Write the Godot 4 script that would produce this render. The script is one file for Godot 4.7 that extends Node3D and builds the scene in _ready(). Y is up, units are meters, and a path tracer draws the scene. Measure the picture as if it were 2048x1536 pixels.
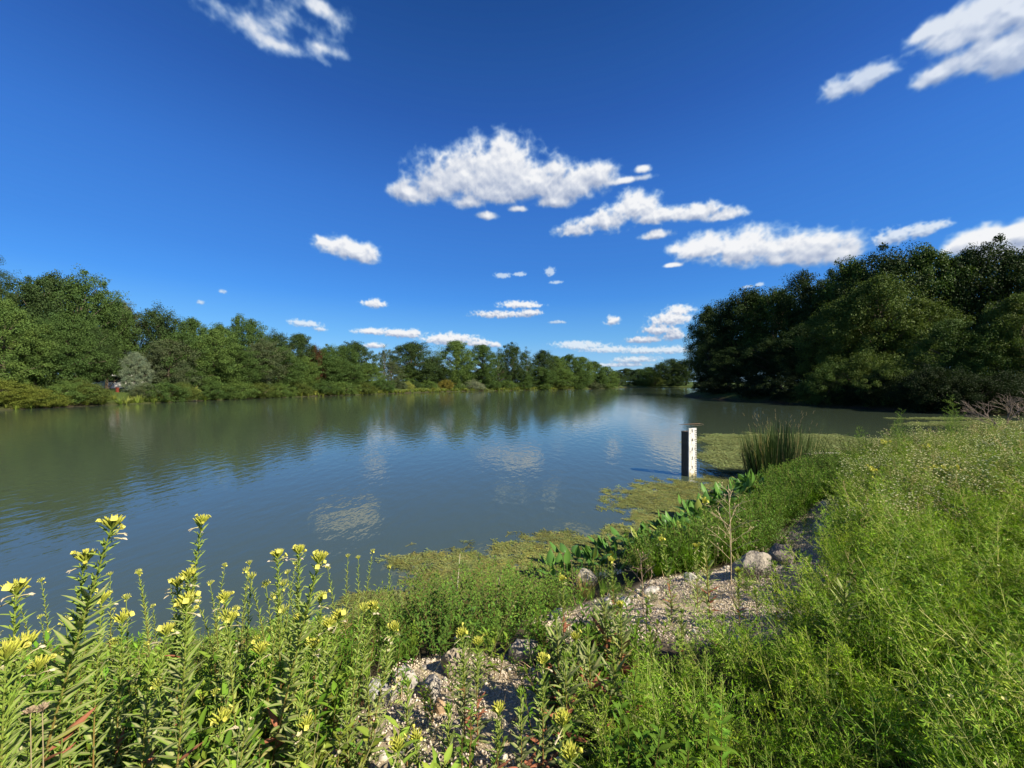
extends Node3D
# A small lake in late summer: weedy gravel bank in front, wooded shores all round, a water level gauge in the shallows.

const EXPOSURE := 2.1
var rng := RandomNumberGenerator.new()
var taken := {}
var mats := {}

# ---------------------------------------------------------------- mesh building
class MB:
	var v := PackedVector3Array()
	var n := PackedVector3Array()
	var c := PackedColorArray()
	var ix := PackedInt32Array()

	func leaf(p: Vector3, dir: Vector3, side: Vector3, l: float, w: float, col: Color) -> void:
		var k := v.size()
		var m := p + dir * (l * 0.45)
		v.append(p); v.append(m + side * w); v.append(p + dir * l); v.append(m - side * w)
		var nn := dir.cross(side)
		for j in 4:
			n.append(nn); c.append(col)
		ix.append(k); ix.append(k + 1); ix.append(k + 2); ix.append(k); ix.append(k + 2); ix.append(k + 3)

	# a lance-shaped leaf, folded along its rib and bent down
	func blade(p: Vector3, dir: Vector3, side: Vector3, l: float, w: float, droop: float, fold: float, c0: Color, c1: Color, rib: Color, segs := 5, fat := 0.75) -> void:
		var k := v.size()
		var q := p
		var d := dir.normalized()
		var s := side.normalized()
		for j in segs + 1:
			var t := float(j) / segs
			var up := s.cross(d).normalized()
			var ww := w * pow(sin(PI * clampf(pow(t, fat) * 0.97 + 0.03, 0.0, 1.0)), 0.9)
			var cc := c0.lerp(c1, t)
			v.append(q + s * ww + up * ww * fold); v.append(q); v.append(q - s * ww + up * ww * fold)
			n.append((up - s * fold).normalized()); n.append(up); n.append((up + s * fold).normalized())
			c.append(cc); c.append(cc.lerp(rib, 0.75)); c.append(cc)
			q += d * (l / segs)
			d = (d + Vector3(0, -droop / segs, 0)).normalized()
			s = (s - d * s.dot(d)).normalized()
		for j in segs:
			var a := k + j * 3
			for e in 2:
				var b := a + e
				ix.append(b); ix.append(b + 1); ix.append(b + 4); ix.append(b); ix.append(b + 4); ix.append(b + 3)

	func tube(pts: Array, r0: float, r1: float, c0: Color, c1: Color, sides := 5) -> void:
		var k := v.size()
		var m := pts.size()
		for j in m:
			var t := float(j) / (m - 1)
			var d: Vector3 = (pts[mini(j + 1, m - 1)] - pts[maxi(j - 1, 0)]).normalized()
			var a := d.cross(Vector3(0.31, 0.2, 0.93)).normalized()
			var b := d.cross(a)
			var r := lerpf(r0, r1, t)
			for s in sides:
				var o := a * cos(TAU * s / sides) + b * sin(TAU * s / sides)
				v.append(pts[j] + o * r); n.append(o); c.append(c0.lerp(c1, t))
		for j in m - 1:
			for s in sides:
				var a0 := k + j * sides + s
				var a1 := k + j * sides + (s + 1) % sides
				ix.append(a0); ix.append(a1 + sides); ix.append(a1); ix.append(a0); ix.append(a0 + sides); ix.append(a1 + sides)

	func quad(a: Vector3, b: Vector3, d: Vector3, e: Vector3, col: Color) -> void:
		var k := v.size()
		var nn := (d - a).cross(b - a).normalized()
		for p in [a, b, d, e]:
			v.append(p); n.append(nn); c.append(col)
		ix.append(k); ix.append(k + 1); ix.append(k + 2); ix.append(k); ix.append(k + 2); ix.append(k + 3)

	func box(lo: Vector3, hi: Vector3, col: Color, t := Transform3D()) -> void:
		var p := []
		for j in 8:
			p.append(t * Vector3(hi.x if j & 1 else lo.x, hi.y if j & 2 else lo.y, hi.z if j & 4 else lo.z))
		for f in [[0, 2, 3, 1], [4, 5, 7, 6], [0, 4, 6, 2], [1, 3, 7, 5], [2, 6, 7, 3], [0, 1, 5, 4]]:
			quad(p[f[0]], p[f[1]], p[f[2]], p[f[3]], col)

	func mesh() -> ArrayMesh:
		var a := []
		a.resize(Mesh.ARRAY_MAX)
		a[Mesh.ARRAY_VERTEX] = v; a[Mesh.ARRAY_NORMAL] = n; a[Mesh.ARRAY_COLOR] = c; a[Mesh.ARRAY_INDEX] = ix
		var m := ArrayMesh.new()
		m.add_surface_from_arrays(Mesh.PRIMITIVE_TRIANGLES, a)
		return m

# ---------------------------------------------------------------- naming
func numbered(called: String) -> String:
	if not taken.has(called):
		taken[called] = 0
		return called
	taken[called] += 1
	return "%s_%03d" % [called, taken[called]]

func tag(o: Node3D, label: String, category: String, group := "", kind := "") -> Node3D:
	o.set_meta("label", label)
	if category: o.set_meta("category", category)
	if group: o.set_meta("group", group)
	if kind: o.set_meta("kind", kind)
	return o

func thing(called: String, label: String, category: String, at: Vector3, group := "") -> Node3D:
	var o := Node3D.new()
	o.name = numbered(called)
	add_child(o)
	o.position = at
	return tag(o, label, category, group)

func part(called: String, m: Mesh, mat: Material, parent: Node3D, t := Transform3D()) -> MeshInstance3D:
	var o := MeshInstance3D.new()
	o.name = called if parent != self else numbered(called)
	o.mesh = m
	o.material_override = mat
	o.transform = t
	parent.add_child(o, true)
	return o

func structure(called: String, m: Mesh, mat: Material, label: String) -> MeshInstance3D:
	var o := part(called, m, mat, self)
	tag(o, label, "", "", "structure")
	return o

func scatter(called: String, label: String, category: String, m: Mesh, mat: Material, places: Array, tints: Array) -> MultiMeshInstance3D:
	var mm := MultiMesh.new()
	mm.transform_format = MultiMesh.TRANSFORM_3D
	mm.use_colors = true
	mm.mesh = m
	mm.instance_count = places.size()
	for k in places.size():
		mm.set_instance_transform(k, places[k])
		mm.set_instance_color(k, tints[k])
	var o := MultiMeshInstance3D.new()
	o.name = numbered(called)
	o.multimesh = mm
	o.material_override = mat
	add_child(o)
	tag(o, label, category, "", "stuff")
	return o

func leaf_material(key: String, tint := Color.WHITE, backlight := 0.5, rough := 0.55) -> StandardMaterial3D:
	if not mats.has(key):
		var m := StandardMaterial3D.new()
		m.resource_name = key
		m.albedo_color = tint
		m.vertex_color_use_as_albedo = true
		m.roughness = rough
		m.metallic_specular = 0.22
		m.cull_mode = BaseMaterial3D.CULL_DISABLED
		if backlight > 0.0:
			m.backlight_enabled = true
			m.backlight = Color(backlight, backlight, backlight * 0.6).linear_to_srgb()
		mats[key] = m
	return mats[key]

func plain(key: String, col: Color, rough := 0.85) -> StandardMaterial3D:
	if not mats.has(key):
		var m := StandardMaterial3D.new()
		m.resource_name = key
		m.albedo_color = col.linear_to_srgb()
		m.roughness = rough
		m.metallic_specular = 0.35
		mats[key] = m
	return mats[key]

func grain_texture(freq: float, lo: float, hi: float, size := 512, octaves := 5, sd := 1) -> NoiseTexture2D:
	var f := FastNoiseLite.new()
	f.seed = sd
	f.noise_type = FastNoiseLite.TYPE_SIMPLEX_SMOOTH
	f.frequency = freq
	f.fractal_octaves = octaves
	var t := NoiseTexture2D.new()
	t.width = size; t.height = size
	t.seamless = true
	t.noise = f
	var g := Gradient.new()
	g.set_color(0, Color(lo, lo, lo)); g.set_color(1, Color(hi, hi, hi))
	t.color_ramp = g
	return t

# ---------------------------------------------------------------- the lie of the land
var lake := PackedVector2Array([Vector2(-20, -4.2), Vector2(-9, -4.3), Vector2(-6, -4.4), Vector2(-4, -4.5), Vector2(-2.6, -4.75), Vector2(-1.6, -5.1), Vector2(-0.7, -5.2), Vector2(0.5, -5.6), Vector2(1.2, -6.2), Vector2(2.2, -6.7), Vector2(4, -8.2), Vector2(6.1, -10.3), Vector2(8, -11.6), Vector2(10.2, -12.8), Vector2(12.5, -13.8), Vector2(15, -14.6), Vector2(18.5, -15.6), Vector2(23, -17.2), Vector2(30, -20), Vector2(40, -24), Vector2(60, -33), Vector2(70, -39), Vector2(62, -40.5), Vector2(50, -39), Vector2(45, -39.5), Vector2(44.6, -51), Vector2(42, -68), Vector2(40, -83), Vector2(44, -100), Vector2(52, -114), Vector2(75, -135), Vector2(110, -180), Vector2(135, -240), Vector2(150, -310), Vector2(148, -330), Vector2(120, -335), Vector2(95, -325), Vector2(73, -267), Vector2(20, -209), Vector2(-25.6, -160), Vector2(-45.6, -109), Vector2(-56, -83), Vector2(-59, -63), Vector2(-61, -46), Vector2(-68, -36), Vector2(-66, -22), Vector2(-45, -10)])

func shore(x: float, z: float) -> float:
	var best := 1e12
	var inside := false
	var p := Vector2(x, z)
	var b := lake[lake.size() - 1]
	for a in lake:
		var e := b - a
		var w := p - a
		var t := clampf(w.dot(e) / e.length_squared(), 0.0, 1.0)
		best = minf(best, (w - e * t).length_squared())
		if (a.y > z) != (b.y > z) and x < a.x + (z - a.y) / e.y * e.x:
			inside = not inside
		b = a
	return -sqrt(best) if inside else sqrt(best)

var lumps := FastNoiseLite.new()

func height_at(x: float, z: float, d: float) -> float:
	d += lumps.get_noise_2d(x * 3.0, z * 3.0) * 0.25
	if d < 0.0:
		return maxf(-1.5, 0.35 * d)
	return 2.0 * (1.0 - exp(-0.28 * d)) + 4.0 * clampf((d - 30.0) / 170.0, 0.0, 1.0) + lumps.get_noise_2d(x * 14.0, z * 14.0) * 0.05 * minf(1.0, d)

func ground_at(x: float, z: float) -> float:
	return height_at(x, z, shore(x, z))

func blob(x: float, z: float, cx: float, cz: float, rx: float, rz: float, turn := 0.0) -> float:
	var p := Vector2(x - cx, z - cz).rotated(turn)
	return 1.0 - sqrt(p.x * p.x / rx / rx + p.y * p.y / rz / rz)

# 1 where the bare gravel lies
func gravel(x: float, z: float) -> float:
	var m := maxf(maxf(blob(x, z, -0.38, -2.35, 0.62, 0.75), blob(x, z, 2.05, -3.9, 1.8, 0.88, 0.12)), blob(x, z, 4.7, -6.0, 2.6, 0.45, 0.72))
	return smoothstep(-0.15, 0.12, m + lumps.get_noise_2d(x * 30.0, z * 30.0) * 0.25)

func build_ground() -> void:
	var N := 281
	var st := SurfaceTool.new()
	st.begin(Mesh.PRIMITIVE_TRIANGLES)
	st.set_smooth_group(0)
	var soil := Color(0.065, 0.052, 0.032)
	var stone := Color(0.56, 0.46, 0.31)
	var turf := Color(0.09, 0.13, 0.035)
	for j in N:
		var tz := 2.0 * j / (N - 1) - 1.0
		var z := -3.5 + 5.0 * sinh(5.9 * tz)
		for i in N:
			var tx := 2.0 * i / (N - 1) - 1.0
			var x := 1.0 + 5.0 * sinh(5.9 * tx)
			var d := shore(x, z)
			var col := soil
			if absf(x) < 24.0 and z > -25.0:
				col = soil.lerp(stone, gravel(x, z))
			else:
				col = soil.lerp(turf, smoothstep(0.2, 1.2, d))
			st.set_color(col)
			st.add_vertex(Vector3(x, height_at(x, z, d), z))
	for j in N - 1:
		for i in N - 1:
			var a := j * N + i
			for k in [a, a + 1, a + N, a + 1, a + N + 1, a + N]:
				st.add_index(k)
	st.generate_normals()
	var m := StandardMaterial3D.new()
	m.resource_name = "ground"
	m.vertex_color_use_as_albedo = true
	m.roughness = 0.95
	m.metallic_specular = 0.2
	m.albedo_texture = grain_texture(0.06, 0.55, 1.0, 1024, 5, 5)
	m.heightmap_enabled = true
	m.heightmap_texture = grain_texture(0.05, 0.0, 1.0, 1024, 5, 6)
	m.heightmap_scale = 0.5
	m.uv1_triplanar = true
	m.uv1_world_triplanar = true
	m.uv1_scale = Vector3(0.7, 0.7, 0.7)
	structure("ground", st.commit(), m, "weedy gravel bank and wooded land round the lake")

func build_water() -> void:
	# ripples: short wind waves over longer ones, laid as a normal map
	var S := 2048
	var f := FastNoiseLite.new()
	f.seed = 11; f.noise_type = FastNoiseLite.TYPE_SIMPLEX_SMOOTH; f.frequency = 0.022; f.fractal_octaves = 4; f.fractal_gain = 0.52
	var im := f.get_seamless_image(S, S / 2)
	im.resize(S, S, Image.INTERPOLATE_CUBIC)   # crests a little longer across the wind
	im.convert(Image.FORMAT_RGBA8)
	im.bump_map_to_normal_map(6.0)
	var m := StandardMaterial3D.new()
	m.resource_name = "water"
	m.albedo_color = Color(0.043, 0.061, 0.041).linear_to_srgb()
	m.roughness = 0.04
	m.metallic_specular = 0.48
	m.normal_enabled = true
	m.normal_texture = ImageTexture.create_from_image(im)
	m.normal_scale = 0.115
	var half := 900.0
	var tile := 22.0
	m.uv1_scale = Vector3(2.0 * half / tile, 2.0 * half / tile, 1)
	var p := PlaneMesh.new()
	p.size = Vector2(2.0 * half, 2.0 * half)
	structure("water", p, m, "calm green lake rippled by a light wind")

# ---------------------------------------------------------------- sky
var sun_dir := Vector3(0.65, 0.643, 0.405).normalized()

func heading(az: float, el: float) -> Vector3:
	var a := deg_to_rad(az)
	var e := deg_to_rad(el)
	return Vector3(sin(a) * cos(e), sin(e), -cos(a) * cos(e))

const SW := 4096
const SH := 2048

func build_sky() -> Sky:
	var air := [[0, 0.72, 0.87, 0.97], [2, 0.64, 0.83, 0.965], [6.5, 0.46, 0.73, 0.96], [12, 0.31, 0.60, 0.935], [16, 0.275, 0.545, 0.89], [25, 0.235, 0.475, 0.825], [34, 0.185, 0.385, 0.715], [38.6, 0.165, 0.36, 0.665], [45, 0.135, 0.315, 0.595], [60, 0.11, 0.26, 0.51], [90, 0.09, 0.22, 0.45]]
	var low := Image.create_empty(512, 256, false, Image.FORMAT_RGBAF)
	for j in 256:
		var el := 90.0 - (j + 0.5) / 256.0 * 180.0
		var k := 0
		while k < air.size() - 2 and el > air[k + 1][0]:
			k += 1
		var t := clampf((el - air[k][0]) / float(air[k + 1][0] - air[k][0]), 0.0, 1.0)
		var c := Color(lerpf(air[k][1], air[k + 1][1], t), lerpf(air[k][2], air[k + 1][2], t), lerpf(air[k][3], air[k + 1][3], t))
		if el < 0.0:
			c = Color(0.33, 0.40, 0.36)
		var lin := c.srgb_to_linear()
		for i in 512:
			var g := sun_dir.dot(heading((i + 0.5) / 512.0 * 360.0, el))
			var s := (0.93 + 0.42 * g * g) / EXPOSURE if el > 0.0 else 1.0 / EXPOSURE
			var q := Color(lin.r * s, lin.g * s, lin.b * s).linear_to_srgb()
			low.set_pixel(i, j, Color(q.r, q.g, q.b, 1.0))
	low.resize(SW, SH, Image.INTERPOLATE_BILINEAR)
	low.convert(Image.FORMAT_RGBA8)
	var fluff := FastNoiseLite.new()
	fluff.seed = 4; fluff.noise_type = FastNoiseLite.TYPE_SIMPLEX_SMOOTH; fluff.fractal_octaves = 6; fluff.fractal_gain = 0.5; fluff.frequency = 1.0
	for g in cloud_table():
		paint_cloud(low, g[0], g[1], fluff)
	var r := RandomNumberGenerator.new()
	r.seed = 77
	# the same fair-weather cumulus goes on round the rest of the sky
	for k in 46:
		var el := pow(r.randf(), 1.6) * 46.0 + 4.0
		var az := r.randf_range(68.0, 292.0)
		if el > 52.0: az = r.randf_range(0.0, 360.0)
		var size := lerpf(3.0, 8.0, clampf(el / 40.0, 0.0, 1.0)) * r.randf_range(0.5, 1.3)
		var puffs := []
		for j in r.randi_range(3, 8):
			puffs.append([az + r.randf_range(-1.4, 1.4) * size / cos(deg_to_rad(el)), el + r.randf_range(-0.2, 0.3) * size, size * r.randf_range(0.5, 1.0), size * r.randf_range(0.2, 0.42)])
		paint_cloud(low, puffs, 0.95, fluff)
	var pano := PanoramaSkyMaterial.new()
	pano.panorama = ImageTexture.create_from_image(low)
	var sky := Sky.new()
	sky.sky_material = pano
	return sky

# a cloud is a heap of puffs, each [azimuth, elevation, half width, half height] in degrees
func paint_cloud(im: Image, puffs: Array, opacity: float, fluff: FastNoiseLite) -> void:
	var lo := Vector2(1e9, 1e9)
	var hi := Vector2(-1e9, -1e9)
	var mean := 0.0
	for p in puffs:
		var w: float = p[2] * 1.5 / cos(deg_to_rad(minf(p[1], 80.0)))
		lo = Vector2(minf(lo.x, p[0] - w), minf(lo.y, p[1] - p[3] * 1.5))
		hi = Vector2(maxf(hi.x, p[0] + w), maxf(hi.y, p[1] + p[3] * 1.6))
		mean += p[3] / puffs.size()
	lo.y = maxf(lo.y, 0.3)
	var i0 := int(floor(lo.x / 360.0 * SW))
	var i1 := int(ceil(hi.x / 360.0 * SW))
	var j0 := maxi(0, int((90.0 - hi.y) / 180.0 * SH))
	var j1 := mini(SH / 2 - 4, int((90.0 - lo.y) / 180.0 * SH))
	var w := i1 - i0 + 1
	var h := j1 - j0 + 1
	if h < 2: return
	var dens := PackedFloat32Array()
	dens.resize(w * h)
	var soft := PackedFloat32Array()
	soft.resize(w * h)
	var freq := 42.0 / maxf(mean, 0.5) * (1.6 if mean < 1.0 else 1.0)
	var ragged := 1.15 if mean < 1.0 else 0.8
	for j in h:
		var el := 90.0 - (j0 + j + 0.5) / SH * 180.0
		var ce := cos(deg_to_rad(el))
		for i in w:
			var az := (i0 + i + 0.5) / SW * 360.0
			var m := -1.0
			for p in puffs:
				var a: float = (az - p[0]) * ce / p[2]
				if a > 1.6 or a < -1.6: continue
				var e: float = (el - p[1]) / p[3]
				if e < 0.0: e *= 1.35
				var q := 1.0 - sqrt(a * a + e * e)
				if q > m:
					m = q if m < -0.6 else lerpf(q, maxf(q, m), 0.5) + maxf(0.0, 0.25 - (q - m)) * 0.35
				elif m - q < 0.25:
					m += (0.25 - (m - q)) * 0.35
			if m > -0.7:
				var d := heading(az, el) * freq
				var f := fluff.get_noise_3d(d.x, d.y * 1.2, d.z)
				var f2 := fluff.get_noise_3d(d.x * 0.4 + 40.0, d.y * 0.55, d.z * 0.4)
				# rounded heads: the troughs of a folded noise lie between the billows
				var b1 := 0.32 - absf(fluff.get_noise_3d(d.x * 0.55 + 9.0, d.y * 0.6, d.z * 0.55)) * 1.5
				var b2 := 0.30 - absf(fluff.get_noise_3d(d.x * 1.3, d.y * 1.4, d.z * 1.3 + 5.0)) * 1.5
				soft[j * w + i] = m * 1.1 + b1 * 0.8 + f2 * 0.5 + b2 * 0.16
				dens[j * w + i] = m * 1.6 + (f2 * 1.1 + f * 0.5 if opacity < 0.6 else 0.0) + b1 * 0.6 + b2 * ragged * 0.34 + f * ragged * 0.30 + f2 * 0.55 + 0.10
			else:
				dens[j * w + i] = -1.0
	var step := maxi(2, int(mean * 3.0))
	for j in h:
		for i in w:
			var d := dens[j * w + i]
			if d <= 0.0: continue
			var a := (smoothstep(0.0, 0.95, d) if opacity > 0.6 else smoothstep(0.1, 2.1, d) * 1.7) * opacity
			d = soft[j * w + i]
			var above := soft[maxi(0, j - step) * w + mini(w - 1, i + step / 2)]
			var far := soft[maxi(0, j - step * 3) * w + mini(w - 1, i + step)]
			var lit := clampf(0.66 + (d - above) * 0.55 + (d - far) * 0.35 + clampf((0.5 - float(j) / h) * 2.4, -1.0, 1.0) * 0.42, 0.0, 1.0)
			if opacity < 0.6: lit = maxf(lit, 0.92)
			var x := posmod(i0 + i, SW)
			var old := im.get_pixel(x, j0 + j)
			var c := Color(0.60, 0.66, 0.78).lerp(Color(0.965, 0.97, 0.98), lit)
			c = c.srgb_to_linear()
			c = Color(c.r / EXPOSURE, c.g / EXPOSURE, c.b / EXPOSURE).linear_to_srgb()
			im.set_pixel(x, j0 + j, old.lerp(Color(c.r, c.g, c.b, 1.0), a))

func cloud_table() -> Array:
	return [
		[[[-1.8,29.5,6.2,4.1],[-6.9,28.2,6.5,3.5],[-11.2,26.4,4.8,2.6],[-14.7,25.5,3.1,1.6],[2.7,27.4,6.6,3.3],[9.2,26.6,4.4,2.6],[12.4,27.5,3.2,2.2],[6.3,28.8,2.0,1.4],[-1.8,26.3,9.9,2.3],[-6.2,25.0,2.5,1.2],[6.3,25.0,3.3,1.0],[16.3,26.7,3.4,0.6],[18.6,27.7,1.2,0.6],[-3.6,23.4,1.8,0.8],[0.8,24.3,1.5,0.6]], 1],
		[[[9.2,21.3,2.8,1.3],[13.5,22.1,3.9,2.2],[17.3,23.5,3.4,2.1],[20.9,22.0,3.6,1.3],[25.3,21.8,4.1,1.3],[28.8,21.0,2.9,1.1],[20.6,19.8,2.2,0.8]], 1],
		[[[25.9,17.3,4.0,2.2],[30.5,16.6,4.9,2.6],[34.7,15.9,4.5,2.5],[38.5,15.1,4.1,2.3],[34.7,14.7,3.4,1.1],[22.8,17.7,1.4,1.2],[40.7,14.2,1.9,1.5],[22.5,15.8,1.4,0.4]], 1],
		[[[44.7,15.1,2.1,1.1],[47.8,15.4,0.9,0.6],[46.5,15.1,1.2,0.8]], 0.85],
		[[[52.7,13.1,3.7,1.7],[50.1,13.0,2.7,1.3],[51.5,12.1,3.2,1.5]], 1],
		[[[-23.3,17.8,4.2,1.7],[-21.4,17.2,2.9,1.5],[-25.8,18.2,1.7,1.0]], 1],
		[[[-19.6,11.0,1.9,0.8]], 1],
		[[[1.2,11.5,3.7,0.7],[-1.8,10.1,5.0,0.7],[2.7,10.4,2.1,0.7]], 1],
		[[[-28.1,7.8,2.3,0.6],[-26.4,7.2,1.0,0.4]], 0.8],
		[[[-20.1,7.2,2.6,0.6],[-16.1,7.1,3.4,0.8],[-14.1,7.1,1.1,0.8]], 1],
		[[[-8.7,6.4,4.9,1.1],[-9.8,6.5,3.2,1.0],[-4.7,5.9,2.5,0.7],[-19.5,5.3,1.8,0.5],[-2.5,5.7,1.0,0.5]], 1],
		[[[14.5,8.9,1.2,0.9]], 1],
		[[[22.2,8.7,3.2,1.3],[23.4,9.8,2.0,1.0],[20.9,7.4,2.9,0.9],[22.8,6.5,2.0,0.8],[18.9,6.1,3.0,0.6]], 1],
		[[[10.0,5.5,4.0,0.7],[14.2,4.9,4.7,0.7],[18.9,4.6,3.7,0.6],[22.2,4.6,2.8,0.7],[17.6,3.4,3.8,0.6],[15.6,2.7,4.6,0.4],[9.2,5.9,3.6,0.5]], 0.8],
		[[[5.6,16.0,0.9,0.8],[-1.4,15.6,1.5,0.5],[1.2,15.8,1.0,0.4],[6.5,14.6,1.0,0.3],[6.7,9.0,1.6,0.3],[-36.8,10.8,0.4,0.3],[-38.8,9.3,0.4,0.3],[32.6,12.2,0.6,0.3],[31.3,12.1,0.8,0.2]], 0.7],
		[[[-35.6,37.8,3.8,1.9],[-32.0,38.5,4.8,2.6],[-28.7,39.1,3.8,1.7],[-26.4,37.9,2.7,0.9],[-30.9,36.9,3.7,0.9],[-25.8,41.0,3.0,1.7]], 0.55],
		[[[50.1,30.9,3.8,2.3],[52.4,30.2,2.8,2.3],[47.2,31.7,1.9,0.9],[50.1,28.2,3.1,1.3],[52.4,27.4,2.2,2.0],[47.8,28.2,1.9,1.1]], 0.88],
		[[[41.7,30.1,3.2,1.5],[40.2,30.1,1.7,1.3],[43.1,30.2,1.5,1.1]], 0.8],
	]

# ---------------------------------------------------------------- trees
var crowns := {}
var trunks := {}

# half-width of the crown at height t (0 at its foot, 1 at its top), as a share of the widest
func outline(kind: String, t: float) -> float:
	match kind:
		"oak": return pow(maxf(0.0, sin(PI * (0.10 + 0.90 * pow(t, 0.85)))), 0.55)
		"maple": return pow(maxf(0.0, sin(PI * (0.13 + 0.87 * pow(t, 0.80)))), 0.6)
		"poplar": return pow(maxf(0.0, sin(PI * (0.08 + 0.92 * pow(t, 0.65)))), 0.9)
		"pine": return (1.0 - t) * 0.95 + 0.06
		"sparse": return pow(maxf(0.0, sin(PI * (0.08 + 0.92 * pow(t, 1.1)))), 0.7)
	return pow(maxf(0.0, sin(PI * (0.25 + 0.75 * t))), 0.6)

# a tree 10 m tall and 8 m wide: limbs reach for clumps of leaves spread through the crown
func grow(kind: String, sd: int) -> void:
	var r := RandomNumberGenerator.new()
	r.seed = sd
	var foot: float = {"oak": 0.20, "maple": 0.10, "poplar": 0.12, "pine": 0.12, "sparse": 0.2, "bush": 0.0}[kind]
	var n_clumps: int = {"oak": 260, "maple": 260, "poplar": 170, "pine": 170, "sparse": 130, "bush": 170}[kind]
	var per_clump: int = {"oak": 185, "maple": 180, "poplar": 160, "pine": 190, "sparse": 150, "bush": 190}[kind]
	var leaves := MB.new()
	var wood := MB.new()
	var bark := Color(0.13, 0.105, 0.08)
	var bend := Vector3(r.randf_range(-0.4, 0.4), 0, r.randf_range(-0.4, 0.4))
	var stem := []
	for k in 7:
		var t := k / 6.0
		stem.append(Vector3(0, t * 9.0, 0) + bend * sin(t * 3.0) + Vector3(r.randf_range(-0.1, 0.1), 0, r.randf_range(-0.1, 0.1)) * t)
	if kind == "bush":
		for k in 7:
			var a := r.randf() * TAU
			wood.tube([Vector3.ZERO, Vector3(cos(a), 1.3, sin(a)), Vector3(cos(a) * 2.2, 3.0, sin(a) * 2.2)], 0.10, 0.03, bark, bark, 4)
	else:
		wood.tube(stem, 0.24, 0.05, bark, bark, 7)
	var lobes := []   # big irregular bulges, so that the crown is not a smooth egg
	for k in 9:
		lobes.append(Vector3(r.randf_range(-1, 1), r.randf_range(-0.6, 1.0), r.randf_range(-1, 1)).normalized())
	for k in n_clumps:
		var t := (k + r.randf()) / n_clumps
		if kind == "pine": t = pow(t, 1.25)
		var a := k * 2.39996 + r.randf_range(-0.5, 0.5)
		var wide := outline(kind, t)
		var inward := sqrt(r.randf()) * 0.65 + 0.35 if r.randf() < 0.78 else r.randf() * 0.6
		var dir := Vector3(cos(a), (t - 0.45) * 1.4, sin(a)).normalized()
		var bulge := 0.78
		for l in lobes:
			bulge += 0.30 * pow(maxf(0.0, dir.dot(l)), 4.0)
		var y := (foot + (1.0 - foot) * t) * 9.6 * lerpf(1.0, bulge, 0.25 * t)
		if kind == "bush": y *= 0.5
		var c := Vector3(cos(a) * wide * 4.1 * inward * bulge, y, sin(a) * wide * 4.1 * inward * bulge)
		var size := r.randf_range(0.34, 0.82) * (0.8 if kind in ["sparse", "poplar"] else 1.0)
		var reach := 1.0 + (1.3 if r.randf() < 0.3 else 0.0)   # some sprays stand out of the crown
		if inward > 0.85 and r.randf() < 0.35: c += dir * 0.45
		if kind == "pine": size *= 0.62
		if k % 6 == 0 and kind != "bush":
			var s: Vector3 = stem[clampi(int(y / 9.0 * 6.0 * 0.75), 0, 6)]
			wood.tube([s, s.lerp(c, 0.5) + Vector3(0, 0.25, 0), c], 0.08, 0.02, bark, bark, 4)
		var tone := r.randf_range(0.82, 1.18)
		var warm := r.randf_range(-0.10, 0.10)
		for j in per_clump:
			var o := Vector3(r.randfn(), r.randfn(), r.randfn())
			o = o.normalized() * pow(r.randf(), 0.45)
			var p := c + Vector3(o.x * size * 1.25, o.y * size * 0.95, o.z * size * 1.25)
			if reach > 1.0: p += dir * dir.dot(p - c) * 1.1
			var nn := (o * 0.8 + Vector3(r.randf_range(-1, 1), r.randf_range(-0.2, 1.4), r.randf_range(-1, 1))).normalized()
			var d := nn.cross(Vector3(r.randf_range(-1, 1), r.randf_range(-1, 1), r.randf_range(-1, 1))).normalized()
			var l := r.randf_range(0.10, 0.19)
			var w := l * (0.36 if kind != "pine" else 0.12)
			var b := tone * r.randf_range(0.8, 1.2)
			leaves.leaf(p, d, nn.cross(d), l, w, Color(b * (1.0 + warm), b, b * (1.0 - warm)))
	if not crowns.has(kind):
		crowns[kind] = []
		trunks[kind] = []
	# bring it to its size
	var high := 0.0
	var radii := PackedFloat32Array()
	for j in range(0, leaves.v.size(), 16):
		high = maxf(high, leaves.v[j].y)
		radii.append(Vector2(leaves.v[j].x, leaves.v[j].z).length())
	radii.sort()
	var fit := Vector3(4.0 / radii[int(radii.size() * 0.97)], (5.0 if kind == "bush" else 10.0) / high, 1.0)
	fit.z = fit.x
	for m in [leaves, wood]:
		for j in m.v.size():
			m.v[j] *= fit
	crowns[kind].append(leaves.mesh())
	trunks[kind].append(wood.mesh())

func leaf_tone(key: String) -> Color:
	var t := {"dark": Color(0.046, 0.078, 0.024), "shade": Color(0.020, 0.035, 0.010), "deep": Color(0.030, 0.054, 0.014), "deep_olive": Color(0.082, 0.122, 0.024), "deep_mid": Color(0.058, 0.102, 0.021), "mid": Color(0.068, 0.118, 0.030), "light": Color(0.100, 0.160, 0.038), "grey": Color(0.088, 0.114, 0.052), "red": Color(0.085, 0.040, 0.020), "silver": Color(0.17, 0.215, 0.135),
		"yellow": Color(0.14, 0.17, 0.03), "olive": Color(0.085, 0.115, 0.026), "lime": Color(0.26, 0.29, 0.07), "orange": Color(0.17, 0.15, 0.03), "white": Color(0.20, 0.23, 0.14)}
	return t[key].linear_to_srgb()

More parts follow.
